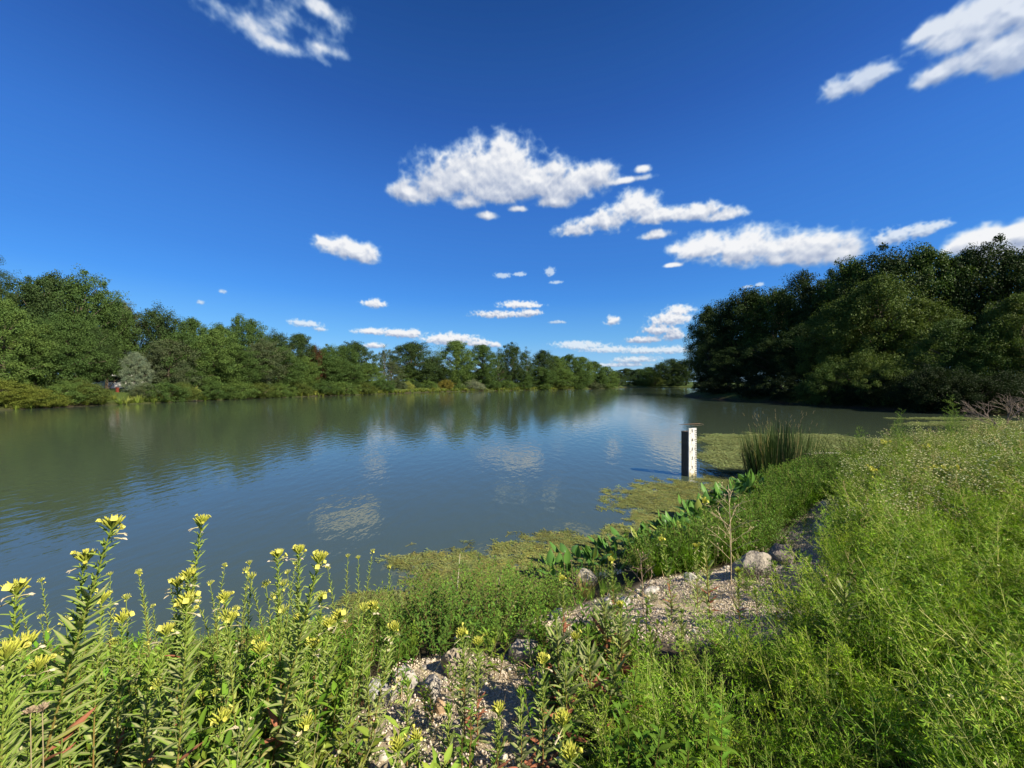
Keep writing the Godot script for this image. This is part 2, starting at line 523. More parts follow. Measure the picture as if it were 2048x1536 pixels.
func grove(place: String, group: String, rows: Array) -> void:
	for e in rows:
		var x: float = e[2]
		var z: float = e[3]
		var kind: String = e[0]
		var label: String = e[6]
		label = label.substr(1) if label.begins_with("!") else label + " " + place
		var called: String = {"pine": "pine_tree", "oak": "domed_tree", "maple": "leafy_tree", "poplar": "slim_tree", "sparse": "loose_tree", "bush": "shrub"}[kind]
		var o := thing(called, label, "shrub" if kind == "bush" else "tree", Vector3(x, ground_at(x, z) - 0.1, z), group)
		var turn := rng.randf() * TAU
		var which: int = rng.randi() % crowns[kind].size()
		var b := Basis(Vector3.UP, turn).scaled_local(Vector3(e[5] / 4.0, e[4] / (5.0 if kind == "bush" else 10.0), e[5] / 4.0))
		part("crown", crowns[kind][which], leaf_material("leaves_" + str(e[1]), leaf_tone(e[1]), 0.5, 0.6), o, Transform3D(b, Vector3.ZERO))
		part("stems" if kind == "bush" else "trunk", trunks[kind][which], leaf_material("bark", Color.WHITE, 0.0, 0.9), o, Transform3D(b, Vector3.ZERO))

# ---------------------------------------------------------------- stones
func stone_mesh(sd: int, rough: float, rings := 9, sides := 14) -> ArrayMesh:
	var f := FastNoiseLite.new()
	f.seed = sd; f.frequency = 0.9; f.fractal_octaves = 4
	var r := RandomNumberGenerator.new()
	r.seed = sd
	var cuts := []
	for k in 7:
		cuts.append([Vector3(r.randfn(), r.randfn(), r.randfn()).normalized(), r.randf_range(0.55, 0.85)])
	var st := SurfaceTool.new()
	st.begin(Mesh.PRIMITIVE_TRIANGLES)
	for j in rings + 1:
		for i in sides + 1:
			var a := PI * j / rings
			var b := TAU * (i % sides) / sides
			var p := Vector3(sin(a) * cos(b), cos(a), sin(a) * sin(b))
			p *= 1.0 + f.get_noise_3dv(p * 1.6) * rough
			for q in cuts:
				var over: float = p.dot(q[0]) - q[1]
				if over > 0.0: p -= q[0] * over * 0.9
			var g := 1.0 + f.get_noise_3dv(p * 4.0) * 0.35
			st.set_color(Color(g, g, g))
			st.add_vertex(p)
	for j in rings:
		for i in sides:
			var a := j * (sides + 1) + i
			for k in [a, a + 1, a + sides + 1, a + 1, a + sides + 2, a + sides + 1]:
				st.add_index(k)
	st.generate_normals()
	return st.commit()

func stone_material() -> StandardMaterial3D:
	if not mats.has("stone"):
		var m := StandardMaterial3D.new()
		m.resource_name = "stone"
		m.vertex_color_use_as_albedo = true
		m.albedo_texture = grain_texture(0.03, 0.6, 1.0, 256, 5, 21)
		m.heightmap_enabled = true
		m.heightmap_texture = grain_texture(0.04, 0.0, 1.0, 256, 5, 22)
		m.heightmap_scale = 1.2
		m.uv1_triplanar = true
		m.uv1_world_triplanar = true
		m.uv1_scale = Vector3(3, 3, 3)
		m.roughness = 0.95
		m.metallic_specular = 0.25
		mats["stone"] = m
	return mats["stone"]

func rock(x: float, z: float, size: Vector3, col: Color, turn: float, sd: int, label: String, sink := 0.3) -> void:
	var y := ground_at(x, z)
	var m := stone_material()
	var key := "stone_%s" % col
	if not mats.has(key):
		mats[key] = m.duplicate()
		mats[key].albedo_color = col.linear_to_srgb()
	var o := part("rock", stone_mesh(sd, 0.5, 12, 18), mats[key], self, Transform3D(Basis.from_euler(Vector3(0.15 * (sd % 3 - 1), turn, 0.2 * (sd % 2))).scaled_local(size), Vector3(x, y + size.y * (1.0 - 2.0 * sink), z)))
	tag(o, label, "rock", "rocks on the gravel bank")

# ---------------------------------------------------------------- evening primroses
var lance := {}
var bloom := []

func primrose_pieces() -> void:
	var r := RandomNumberGenerator.new()
	r.seed = 5
	var tones := {"green": [Color(0.115, 0.220, 0.024), Color(0.160, 0.265, 0.030)], "yellow": [Color(0.24, 0.30, 0.045), Color(0.34, 0.30, 0.07)], "red": [Color(0.20, 0.065, 0.035), Color(0.30, 0.11, 0.055)], "dark": [Color(0.055, 0.115, 0.022), Color(0.075, 0.14, 0.026)]}
	for key in tones:
		lance[key] = []
		for k in 3:
			var b := MB.new()
			b.blade(Vector3.ZERO, Vector3(0, 0.25, 1), Vector3(1, 0, 0), 1.0, [0.105, 0.085, 0.125][k], [0.5, 0.9, 0.25][k], 0.35, tones[key][0], tones[key][1], Color(0.42, 0.40, 0.20) if key != "red" else Color(0.45, 0.2, 0.12), 6)
			lance[key].append(b.mesh())
	var petal := Color(0.72, 0.69, 0.16)
	for k in 3:   # half-closed cups of four notched petals on a long thin tube
		var b := MB.new()
		b.tube([Vector3.ZERO, Vector3(0, 0.016, 0.004), Vector3(0, 0.030, 0.006)], 0.0016, 0.0026, Color(0.40, 0.48, 0.10), Color(0.5, 0.52, 0.1), 5)
		for j in 4:
			var a := TAU * j / 4.0 + k
			var out := Vector3(cos(a), [1.5, 0.9, 2.4][k], sin(a)).normalized()
			b.blade(Vector3(0, 0.030, 0.006), out, Vector3(-sin(a), 0, cos(a)), 0.0175, 0.0085, 0.35, 0.5, petal, petal * 1.04, petal * 0.95, 4, 1.3)
		for j in 4:
			var a := TAU * j / 4.0 + 0.8
			b.leaf(Vector3(0, 0.029, 0.006), Vector3(cos(a), -0.9, sin(a)).normalized(), Vector3(-sin(a), 0, cos(a)), 0.016, 0.0022, Color(0.45, 0.47, 0.13))
		bloom.append(b.mesh())

func primrose(e: Array, sd: int) -> void:
	var r := RandomNumberGenerator.new()
	r.seed = 900 + sd
	var y0 := ground_at(e[0], e[1]) - 0.02
	var base := Vector3(e[0], y0, e[1])
	var tip := Vector3(e[2], e[3], e[1]) - base
	var ls: float = e[4]
	var nf: int = e[5]
	var red: float = e[6]
	var green_only := nf == 0
	var o := thing("evening_primrose", e[7], "wildflower", base, "evening primroses on the near bank")
	var size := tip.length()
	var pts := []
	var wob := Vector3(r.randf_range(-0.02, 0.02), 0, r.randf_range(-0.05, 0.05)) * size
	for k in 9:
		var t := k / 8.0
		var p := Vector3(tip.x * pow(t, 1.15), tip.y * t, tip.z * t) + wob * sin(t * PI)
		pts.append(p)
	var s := MB.new()
	var rr := 0.0042 * clampf(ls, 0.75, 1.2)
	s.tube(pts, rr, rr * 0.45, Color(0.30, 0.10, 0.06) if red > 0.05 else Color(0.16, 0.2, 0.05), Color(0.24, 0.31, 0.06), 6)
	var mat := leaf_material("herb", Color.WHITE, 0.55, 0.68)
	part("stem", s.mesh(), mat, o)
	var on_stem := func(t: float) -> Vector3:
		var q := clampf(t, 0.0, 0.999) * 8.0
		return pts[int(q)].lerp(pts[int(q) + 1], q - int(q))
	var axis := tip.normalized()
	var n := int(clampf(size / 0.0115, 24, 105) * (0.85 if e[1] > -5.0 else 0.6))
	for k in n:
		var t := 0.05 + 0.78 * k / n
		var a := k * 2.39996 + r.randf_range(-0.3, 0.3)
		var out := (Vector3(cos(a), 0, sin(a)) - axis * axis.dot(Vector3(cos(a), 0, sin(a)))).normalized()
		var steep := lerpf(0.15, 1.15, t) + r.randf_range(-0.2, 0.2)
		var d := (out + axis * steep).normalized()
		var l := ls * lerpf(0.130, 0.056, pow(t, 0.8)) * r.randf_range(0.75, 1.2)
		if e[1] < -5.0: l *= 1.3
		var tone := "green"
		var dice := r.randf()
		if t < 0.55 and dice < red * 1.25 * (1.0 - t * 1.5): tone = "red"
		elif t < 0.5 and dice < red + 0.22 and ls > 0.9 and not green_only: tone = "yellow"
		elif r.randf() < (0.75 if (green_only and red > 0.05) or red > 0.35 else 0.12): tone = "dark"
		var side := axis.cross(d).normalized()
		var bz := Basis(side, d.cross(side), d)
		part("leaf", lance[tone][r.randi() % 3], mat, o, Transform3D(bz.scaled(Vector3.ONE * l), on_stem.call(t)))
	# seed pods and small bracts clasping the upper stem
	var pods := MB.new()
	var m := int(size * (46 if nf > 0 else 30))
	for k in m:
		var t := 0.55 + 0.43 * k / m
		var a := k * 2.39996
		var d := (Vector3(cos(a), 0, sin(a)) * 0.55 + axis).normalized()
		var p: Vector3 = on_stem.call(t)
		var g := r.randf_range(0.8, 1.15)
		pods.tube([p, p + d * 0.011 + Vector3(cos(a), 0, sin(a)) * 0.003, p + d * 0.024], 0.0036, 0.0014, Color(0.20, 0.30, 0.05) * g, Color(0.26, 0.34, 0.06) * g, 4)
		var sd2 := d.cross(axis).normalized()
		pods.blade(p, (d + Vector3(cos(a), 0, sin(a)) * r.randf_range(0.2, 0.9)).normalized(), sd2, 0.046 * r.randf_range(0.7, 1.2), 0.0055, 0.4, 0.3, Color(0.17, 0.28, 0.04) * g, Color(0.25, 0.35, 0.06), Color(0.33, 0.4, 0.11), 3)
	var po := part("seed_pods", pods.mesh(), mat, o)
	po.set_meta("kind", "stuff")
	# buds crowd the tip, flowers open just under them
	var buds := MB.new()
	var top: Vector3 = pts[8]
	for k in (24 if nf > 0 else 10):
		var a := k * 2.39996
		var open := sqrt(k / 24.0)
		var d := (Vector3(cos(a), 0, sin(a)) * open * 0.9 + axis).normalized()
		var p := top - axis * 0.02 * open
		var y := r.randf_range(0.85, 1.15)
		var l := lerpf(0.020, 0.040, open)
		buds.tube([p, p + d * l * 0.6, p + d * l], 0.0024, 0.0036, Color(0.30, 0.40, 0.06) * y, (Color(0.50, 0.52, 0.08) if nf > 0 else Color(0.22, 0.36, 0.05)) * y, 4)
		buds.tube([p + d * l, p + d * (l + 0.012)], 0.0030, 0.0004, (Color(0.50, 0.52, 0.08) if nf > 0 else Color(0.22, 0.36, 0.05)) * y, (Color(0.58, 0.55, 0.12) if nf > 0 else Color(0.3, 0.4, 0.07)), 4)
	part("bud_cluster", buds.mesh(), mat, o)
	var pm := leaf_material("petals", Color.WHITE, 0.7, 0.6)
	for k in nf:
		var a := k * TAU / maxf(nf, 1) + r.randf_range(-0.4, 0.4) + sd
		var d := (Vector3(cos(a), 0, sin(a)) * r.randf_range(0.7, 1.2) + axis * 0.8 + Vector3(0.2, 0, 0.1)).normalized()
		var side := d.cross(Vector3.UP).normalized()
		var bz := Basis(side, d, side.cross(d)).scaled(Vector3.ONE * r.randf_range(0.7, 1.0) * (1.0 if e[1] > -5.0 else 2.8))
		part("flower", bloom[(k + sd) % 3], pm, o, Transform3D(bz, top - axis * 0.012 * k + d * 0.008))
	if nf > 1:
		var w := MB.new()
		for k in 3:
			var a := r.randf() * TAU
			var d := Vector3(cos(a), r.randf_range(-0.3, 0.5), sin(a)).normalized()
			var p := top - axis * r.randf_range(0.02, 0.05)
			w.tube([p, p + d * 0.022, p + d * 0.034 + Vector3(0, -0.004, 0)], 0.0015, 0.0022, Color(0.45, 0.45, 0.15), Color(0.60, 0.52, 0.36), 4)
			for j in 3:
				w.leaf(p + d * 0.033, (d + Vector3(r.randf_range(-0.5, 0.5), -0.7, r.randf_range(-0.5, 0.5))).normalized(), Vector3(r.randfn(), r.randfn(), r.randfn()).normalized(), 0.017, 0.004, Color(0.66, 0.58, 0.42))
		part("spent_flower", w.mesh(), pm, o)

# slimmer plants of the same kind that crowd between the tall ones
func build_slender_primroses() -> void:
	var mat := leaf_material("herb", Color.WHITE, 0.55, 0.68)
	var pm := leaf_material("petals", Color.WHITE, 0.7, 0.6)
	var protos := []
	for v in 4:
		var r := RandomNumberGenerator.new()
		r.seed = 700 + v
		var o := Node3D.new()
		var tall := 0.95
		var bend := Vector3([0.10, -0.06, 0.02, 0.14][v], 0, [0.03, 0.05, -0.06, 0.0][v])
		var pts := []
		for k in 7:
			var t := k / 6.0
			pts.append(Vector3(0, tall * t, 0) + bend * t * t)
		var b := MB.new()
		b.tube(pts, 0.0034, 0.0018, Color(0.22, 0.10, 0.05), Color(0.24, 0.31, 0.06), 5)
		part("stem", b.mesh(), mat, o)
		b = MB.new()
		for k in 74:
			var t := 0.06 + 0.88 * k / 74.0
			var q := t * 5.99
			var p: Vector3 = pts[int(q)].lerp(pts[int(q) + 1], q - int(q))
			var a := k * 2.39996 + r.randf_range(-0.3, 0.3)
			var d := Vector3(cos(a), lerpf(0.35, 1.6, t) + r.randf_range(-0.2, 0.2), sin(a)).normalized()
			var g := r.randf_range(0.8, 1.2)
			var c := Color(0.13, 0.235, 0.026) * g
			if t < 0.35 and r.randf() < [0.1, 0.35, 0.6, 0.2][v]: c = Color(0.24, 0.085, 0.045) * g
			elif r.randf() < 0.2: c = Color(0.25, 0.30, 0.045) * g
			b.blade(p, d, Vector3(-sin(a), 0, cos(a)), lerpf(0.095, 0.034, pow(t, 0.7)) * r.randf_range(0.75, 1.2), lerpf(0.0085, 0.005, t), r.randf_range(0.2, 0.9), 0.35, c, c * 1.15, Color(0.36, 0.40, 0.14), 4)
		part("foliage", b.mesh(), mat, o).set_meta("kind", "stuff")
		b = MB.new()
		var top: Vector3 = pts[6]
		for k in 16:
			var a := k * 2.39996
			var open := sqrt(k / 16.0)
			var d := Vector3(cos(a) * open * 0.9, 1, sin(a) * open * 0.9).normalized()
			b.tube([top, top + d * 0.026, top + d * 0.040], 0.0022, 0.0010, Color(0.34, 0.42, 0.07), Color(0.54, 0.54, 0.10), 4)
		part("bud_cluster", b.mesh(), mat, o)
		for k in [3, 2, 2, 4][v]:
			var a: float = k * 1.9 + v
			var d := Vector3(cos(a), 0.9, sin(a)).normalized()
			var side := d.cross(Vector3.UP).normalized()
			part("flower", bloom[(k + v) % 3], pm, o, Transform3D(Basis(side, d, side.cross(d)).scaled(Vector3.ONE * 0.7), top - Vector3(0, 0.012 * k, 0) + d * 0.006))
		protos.append(o)
	var marks := [[-1.5, -1.3, "tallest primrose"], [-1.48, -1.75, "slender lone primrose"], [-1.15, -1.3, "largest blooms"], [-1.14, -1.97, "the close pair"], [-0.9, -1.55, "leaning primrose"], [-0.75, -2.2, "gravel hollow"], [-0.8, -3.0, "shore shrub"], [-2.2, -1.9, "left edge weeds"], [-2.0, -2.6, "left waterline"]]
	var looks := ["three blooms", "few red leaves", "reddened leaves", "four blooms"]
	var found := {}
	for k in 4: protos[k].set_meta("look", k)
	var n := 0
	var tries := 0
	while n < 46 and tries < 2000:
		tries += 1
		var x := rng.randf_range(-4.2, -0.45)
		var z := rng.randf_range(-3.3, -1.25)
		if left_weeds(x, z) < 0.5 or absf(x) > -1.32 * z: continue
		var o: Node3D = protos[rng.randi() % 4].duplicate()
		o.name = numbered("slender_primrose")
		add_child(o)
		var s := rng.randf_range(0.55, 0.95)
		o.transform = Transform3D(Basis(Vector3.UP, rng.randf() * TAU).scaled(Vector3.ONE * s), Vector3(x, ground_at(x, z) - 0.01, z))
		# tell it apart by its look and by the landmark it stands nearest to
		var near := 0
		for k in marks.size():
			if Vector2(x - marks[k][0], z - marks[k][1]).length() < Vector2(x - marks[near][0], z - marks[near][1]).length(): near = k
		var dx: float = x / -z - marks[near][0] / -marks[near][1]
		var key := "slender evening primrose with %s, %s and %s of %s" % [looks[o.get_meta("look")], "farther" if z < marks[near][1] else "nearer", "left" if dx < 0.0 else "right", marks[near][2]]
		o.remove_meta("look")
		if not found.has(key): found[key] = []
		found[key].append([absf(dx), o])
		n += 1
	for key in found:
		var list: Array = found[key]
		list.sort_custom(func(p, q): return p[0] < q[0])
		for k in list.size():
			tag(list[k][1], key + ["", ", next out", ", third out", ", fourth out", ", fifth out", ", sixth out", ", seventh out", ", eighth out"][mini(k, 7)], "wildflower", "slender evening primroses crowding the left foreground")
	for o in protos: o.free()

# ---------------------------------------------------------------- low plants that nobody could count
# a bushy weed: stems that fork into twigs set with small narrow leaves
func weed_mesh(sd: int, stems: int, tall: float, lean: Vector3, leaf_l: float, leaf_w: float, col: Color, twig_col: Color, specks: Color, speck_n := 0, spread := 0.35) -> ArrayMesh:
	var r := RandomNumberGenerator.new()
	r.seed = sd
	var b := MB.new()
	for k in stems:
		var a := r.randf() * TAU
		var foot := Vector3(cos(a), 0, sin(a)) * r.randf() * 0.09
		var h := tall * r.randf_range(0.6, 1.1)
		var top := foot + Vector3(cos(a), 0, sin(a)) * spread * h * r.randf_range(0.3, 1.0) + lean * h + Vector3(0, h, 0)
		var pts := []
		for j in 5:
			var t := j / 4.0
			pts.append(foot.lerp(top, t) + lean * h * (t * t - t) * 0.4)
		b.tube(pts, 0.0028, 0.0012, twig_col, twig_col, 3)
		var twigs := int(h * 26)
		for j in twigs:
			var t := 0.22 + 0.78 * j / twigs
			var p: Vector3 = pts[int(t * 3.99)].lerp(pts[mini(4, int(t * 3.99) + 1)], t * 3.99 - int(t * 3.99))
			var ta := r.randf() * TAU
			var d := (Vector3(cos(ta), r.randf_range(0.2, 1.3), sin(ta)) + lean).normalized()
			var l := h * 0.28 * (1.15 - t) * r.randf_range(0.6, 1.3) + 0.02
			var q := p + d * l
			b.tube([p, q], 0.0010, 0.0006, twig_col, twig_col, 3)
			var m := int(l / 0.011) + 2
			for i in m:
				var s := (i + r.randf()) / m
				var la := r.randf() * TAU
				var ld := (d + Vector3(cos(la), sin(la) * 0.7 + 0.3, sin(la * 1.7)) * 1.1).normalized()
				var g := r.randf_range(0.75, 1.3)
				b.leaf(p.lerp(q, s), ld, ld.cross(Vector3(r.randfn(), r.randfn(), r.randfn())).normalized(), leaf_l * r.randf_range(0.6, 1.3), leaf_w, Color(col.r * g * r.randf_range(0.9, 1.2), col.g * g, col.b * g))
			if r.randf() * twigs < speck_n:
				for i in 5:
					var sa := TAU * i / 5.0
					b.leaf(q, Vector3(cos(sa), 0.9, sin(sa)).normalized(), Vector3(-sin(sa), 0, cos(sa)), 0.015, 0.006, specks)
	return b.mesh()

# an upright herb with lance-shaped leaves all the way up
func herb_mesh(sd: int, stems: int, tall: float, spread: float, leaf_l: float, leaf_w: float, col: Color, stem_col: Color) -> ArrayMesh:
	var r := RandomNumberGenerator.new()
	r.seed = sd
	var b := MB.new()
	for k in stems:
		var a := r.randf() * TAU
		var out := sqrt(r.randf())
		var foot := Vector3(cos(a), 0, sin(a)) * out * spread * 0.55
		var h := tall * r.randf_range(0.65, 1.1) * (1.0 - 0.3 * out)
		var top := foot + Vector3(cos(a), 0, sin(a)) * out * spread * 0.6 + Vector3(r.randf_range(-0.1, 0.02) * h, h, r.randf_range(-0.06, 0.06) * h)
		var pts := [foot, foot.lerp(top, 0.35) + Vector3(0, h * 0.04, 0), foot.lerp(top, 0.7) + Vector3(0, h * 0.03, 0), top]
		b.tube(pts, 0.0030, 0.0012, stem_col, stem_col.lerp(col, 0.5), 4)
		var m := int(h / 0.020)
		for j in m:
			var t := 0.12 + 0.88 * j / m
			var p: Vector3 = pts[int(t * 2.99)].lerp(pts[mini(3, int(t * 2.99) + 1)], t * 2.99 - int(t * 2.99))
			var la := j * 2.39996 + r.randf_range(-0.5, 0.5)
			var d := Vector3(cos(la), r.randf_range(0.1, 0.8) + t * 0.5, sin(la)).normalized()
			var g := r.randf_range(0.75, 1.25)
			var cc := Color(col.r * g * r.randf_range(0.9, 1.25), col.g * g, col.b * g)
			b.blade(p, d, Vector3(-sin(la), r.randf_range(-0.3, 0.3), cos(la)), leaf_l * r.randf_range(0.6, 1.25) * (1.1 - 0.5 * t), leaf_w * r.randf_range(0.8, 1.2), r.randf_range(0.2, 0.9), 0.3, cc, cc, cc * 1.25, 3)
	return b.mesh()

func tuft_mesh(sd: int, blades: int, tall: float, spread: float, w: float, col: Color, tipc: Color, lean := Vector3.ZERO) -> ArrayMesh:
	var r := RandomNumberGenerator.new()
	r.seed = sd
	var b := MB.new()
	for k in blades:
		var a := r.randf() * TAU
		var g := r.randf_range(0.75, 1.25)
		var d := (Vector3(cos(a) * r.randf() * spread, 1, sin(a) * r.randf() * spread) + lean).normalized()
		b.blade(Vector3(cos(a), 0, sin(a)) * r.randf() * spread * 0.22 * tall, d, Vector3(-sin(a), 0, cos(a)), tall * r.randf_range(0.55, 1.1), w, r.randf_range(0.1, 1.0), 0.2, col * g, tipc * g, col * g, 4, 0.6)
	return b.mesh()

# spreads plants over the ground where where(x, z) is likely
func sow(n: int, area: Rect2, where: Callable, lo: float, hi: float, tint: float, tilt := 0.1, lift := 0.0, on_water := false, shrink := 0.0) -> Array:
	var places := []
	var tints := []
	var tries := 0
	while places.size() < n and tries < n * 14:
		tries += 1
		var x := rng.randf_range(area.position.x, area.end.x)
		var z := rng.randf_range(area.position.y, area.end.y)
		if rng.randf() > where.call(x, z): continue
		var y := lift if on_water else ground_at(x, z) + lift
		var s := rng.randf_range(lo, hi)
		if shrink > 0.0: s *= 1.0 - shrink * smoothstep(-1.8, -3.4, z)
		var b := Basis.from_euler(Vector3(rng.randf_range(-tilt, tilt), rng.randf() * TAU, rng.randf_range(-tilt, tilt))).scaled(Vector3(s, s, s))
		places.append(Transform3D(b, Vector3(x, y, z)))
		var g := rng.randf_range(1.0 - tint, 1.0 + tint)
		g *= 1.0 + 0.9 * tint * lumps.get_noise_2d(x * 9.0 + 60.0, z * 9.0)
		tints.append(Color(g * rng.randf_range(1.0 - tint * 0.5, 1.0 + tint * 0.5), g, g * rng.randf_range(1.0 - tint, 1.0)))
	return [places, tints]

func in_view(x: float, z: float) -> bool:
	return z < -0.9 and absf(x) < 1.5 * -z + 0.8

# ---------------------------------------------------------------- what stands in and by the water
func build_gauge() -> void:
	var o := thing("water_gauge", "white numbered water level gauge board on a dark timber post in the shallows", "water gauge", Vector3(6.0, 0, -13.2))
	o.rotation.y = 0.36
	var wood := StandardMaterial3D.new()
	wood.resource_name = "weathered timber"
	wood.albedo_color = Color(0.16, 0.12, 0.085).linear_to_srgb()
	wood.albedo_texture = grain_texture(0.02, 0.45, 1.0, 256, 5, 31)
	wood.uv1_triplanar = true
	wood.uv1_scale = Vector3(9, 0.7, 9)
	wood.roughness = 0.9
	var p := MB.new()
	p.box(Vector3(-0.15, -1.2, -0.15), Vector3(0.15, 1.49, 0.15), Color.WHITE)
	part("post", p.mesh(), wood, o)
	var paint := plain("white paint", Color(0.80, 0.79, 0.74), 0.5)
	paint.albedo_texture = grain_texture(0.012, 0.72, 1.0, 256, 5, 33)
	paint.uv1_triplanar = true
	paint.uv1_scale = Vector3(4, 1.2, 4)
	var q := MB.new()
	q.box(Vector3(-0.152, -0.9, 0.153), Vector3(0.178, 1.615, 0.19), Color.WHITE)
	var board := part("board", q.mesh(), paint, o)
	var ink := plain("black ink", Color(0.02, 0.02, 0.022), 0.6)
	for k in 26:
		var t := MB.new()
		var l := 0.085 if k % 5 == 0 else (0.055 if k % 5 in [2, 3] else 0.045)
		t.box(Vector3(0.172 - l, k * 0.06096 - 0.011, 0.1905), Vector3(0.174, k * 0.06096 + 0.011, 0.1955), Color.WHITE)
		part("tick", t.mesh(), ink, board)
	var stain := MB.new()
	for k in 12:
		var x0 := -0.15 + k * 0.0268
		stain.quad(Vector3(x0, -0.2, 0.1922), Vector3(x0, 0.10 + 0.06 * sin(k * 2.3) + 0.05 * sin(k * 0.9), 0.1922), Vector3(x0 + 0.0268, 0.10 + 0.06 * sin(k * 2.3 + 2.3) + 0.05 * sin(k * 0.9 + 0.9), 0.1922), Vector3(x0 + 0.0268, -0.2, 0.1922), Color(0.36, 0.33, 0.20))
	part("waterline_stain", stain.mesh(), leaf_material("stain", Color.WHITE, 0.0, 0.8), board)
	for y in [0.22, 0.83, 1.44]:
		var bolt := CylinderMesh.new()
		bolt.top_radius = 0.012; bolt.bottom_radius = 0.014; bolt.height = 0.012
		part("bolt", bolt, plain("rusty iron", Color(0.12, 0.07, 0.045), 0.7), board, Transform3D(Basis(Vector3.RIGHT, PI / 2), Vector3(-0.10, y, 0.196)))
	var font := SystemFont.new()
	font.font_names = PackedStringArray(["Droid Sans"])
	font.font_weight = 700
	for k in 6:
		var tm := TextMesh.new()
		tm.text = str(k)
		tm.font = font
		tm.font_size = 32
		tm.pixel_size = 0.0042
		tm.depth = 0.003
		part("number", tm, ink, board, Transform3D(Basis(), Vector3(-0.01, k * 0.3048, 0.1945)))

func build_shore_things() -> void:
	var dead := leaf_material("dead wood", Color.WHITE, 0.0, 0.9)
	var b := MB.new()
	b.tube([Vector3(-0.85, 0, 0), Vector3(-0.3, 0.02, 0.05), Vector3(0.4, 0.05, 0), Vector3(0.78, 0.05, -0.03)], 0.014, 0.026, Color(0.10, 0.07, 0.05), Color(0.22, 0.14, 0.09), 7)
	b.tube([Vector3(0.6, 0.05, 0), Vector3(0.75, 0.06, 0.1), Vector3(0.95, 0.02, 0.2)], 0.016, 0.01, Color(0.3, 0.22, 0.15), Color(0.3, 0.22, 0.15), 5)
	tag(part("floating_branch", b.mesh(), dead, self, Transform3D(Basis(), Vector3(13.7, 0.0, -29.8))), "brown branch floating on the water behind the gauge board", "branch")
	b = MB.new()
	b.tube([Vector3(-0.9, 0.02, 0), Vector3(-0.2, 0.06, 0.03), Vector3(0.9, 0.04, -0.1)], 0.05, 0.035, Color(0.62, 0.57, 0.50), Color(0.66, 0.62, 0.55), 7)
	b.tube([Vector3(-0.1, 0.05, 0), Vector3(0.3, 0.12, 0.35)], 0.03, 0.015, Color(0.6, 0.56, 0.5), Color(0.6, 0.56, 0.5), 5)
	tag(part("driftwood", b.mesh(), dead, self, Transform3D(Basis(), Vector3(13.6, 0.02, -16.9))), "bleached white driftwood lying on the floating weed right of the reeds", "driftwood")
	b = MB.new()
	b.tube([Vector3(-4.5, 0.1, 0), Vector3(0, 0.16, -0.4), Vector3(4.8, 0.1, -0.2)], 0.16, 0.1, Color(0.22, 0.19, 0.15), Color(0.24, 0.21, 0.17), 7)
	tag(part("fallen_log", b.mesh(), dead, self, Transform3D(Basis(Vector3.UP, 1.2), Vector3(-59.0, 0.05, -66.0))), "long pale fallen log along the left bank waterline", "log")
	# reeds: one clump in the shallows beyond the bright grass
	var reeds := thing("reed_clump", "dark green clump of tall reeds standing in the shallows right of the gauge", "reeds", Vector3(8.75, 0.0, -12.6))
	var r := RandomNumberGenerator.new()
	r.seed = 61
	b = MB.new()
	for k in 1300:
		var a := r.randf() * TAU
		var out := sqrt(r.randf())
		var p := Vector3(cos(a) * out * 1.05, -0.1, sin(a) * out * 0.8)
		var g := r.randf_range(0.7, 1.3)
		var d := Vector3(cos(a) * out * 0.20 + r.randf_range(-0.09, 0.09), 1, sin(a) * out * 0.18 + r.randf_range(-0.08, 0.08)).normalized()
		var c := Color(0.048, 0.080, 0.026) * g if r.randf() < 0.9 else Color(0.30, 0.25, 0.12) * g
		b.blade(p, d, Vector3(-sin(a), 0, cos(a)), r.randf_range(1.1, 2.4) * (1.0 - 0.25 * out), 0.014, r.randf_range(0.0, 0.35), 0.2, c, c * 1.3, c, 5, 0.5)
	part("blades", b.mesh(), leaf_material("herb", Color.WHITE, 0.55, 0.68), reeds).set_meta("kind", "stuff")
	b = MB.new()
	for k in 46:
		var a := r.randf() * TAU
		var out := sqrt(r.randf()) * 0.95
		var p := Vector3(cos(a) * out * 1.2, r.randf_range(1.6, 2.2), sin(a) * out)
		b.tube([p, p + Vector3(cos(a) * 0.03, 0.07, sin(a) * 0.03), p + Vector3(cos(a) * 0.07, 0.10, 0)], 0.009, 0.003, Color(0.26, 0.21, 0.11), Color(0.30, 0.25, 0.13), 4)
	part("seed_heads", b.mesh(), leaf_material("herb"), reeds).set_meta("kind", "stuff")
	# small yellowed reed fringe on the left bank
	b = MB.new()
	for k in 90:
		var c := Color(0.30, 0.27, 0.08) if r.randf() < 0.5 else Color(0.16, 0.22, 0.05)
		b.blade(Vector3(r.randf_range(-1.6, 1.6), 0, r.randf_range(-0.5, 0.5)), Vector3(r.randf_range(-0.15, 0.15), 1, 0), Vector3(1, 0, 0.4).normalized(), r.randf_range(0.9, 1.8), 0.022, 0.2, 0.2, c, c, c, 4, 0.5)
	tag(part("reed_fringe", b.mesh(), leaf_material("herb"), self, Transform3D(Basis(), Vector3(-60.3, 0, -61.5))), "yellowed reeds at the left bank waterline below the silvery tree", "reeds")
	# dry stalks
	dry_stalk(Vector3(2.32, 0, -4.1), 1.05, 18, 3, "tall dry branching stalk, tan, in front of the broad leaved water plants", Color(0.50, 0.40, 0.24))
	dry_stalk(Vector3(1.22, 0, -3.6), 0.62, 9, 4, "small dry brown stalk left of the tall dry stalk", Color(0.36, 0.26, 0.18))
	var pale := [[-0.83, -5.0, 0.55, "thin pale dead stem rising left of the leafy shore shrub"], [-0.62, -4.25, 0.75, "tallest thin pale dead stem rising from the leafy shore shrub"], [-0.2, -4.7, 0.45, "short thin pale dead stem right of the tallest dead stem"]]
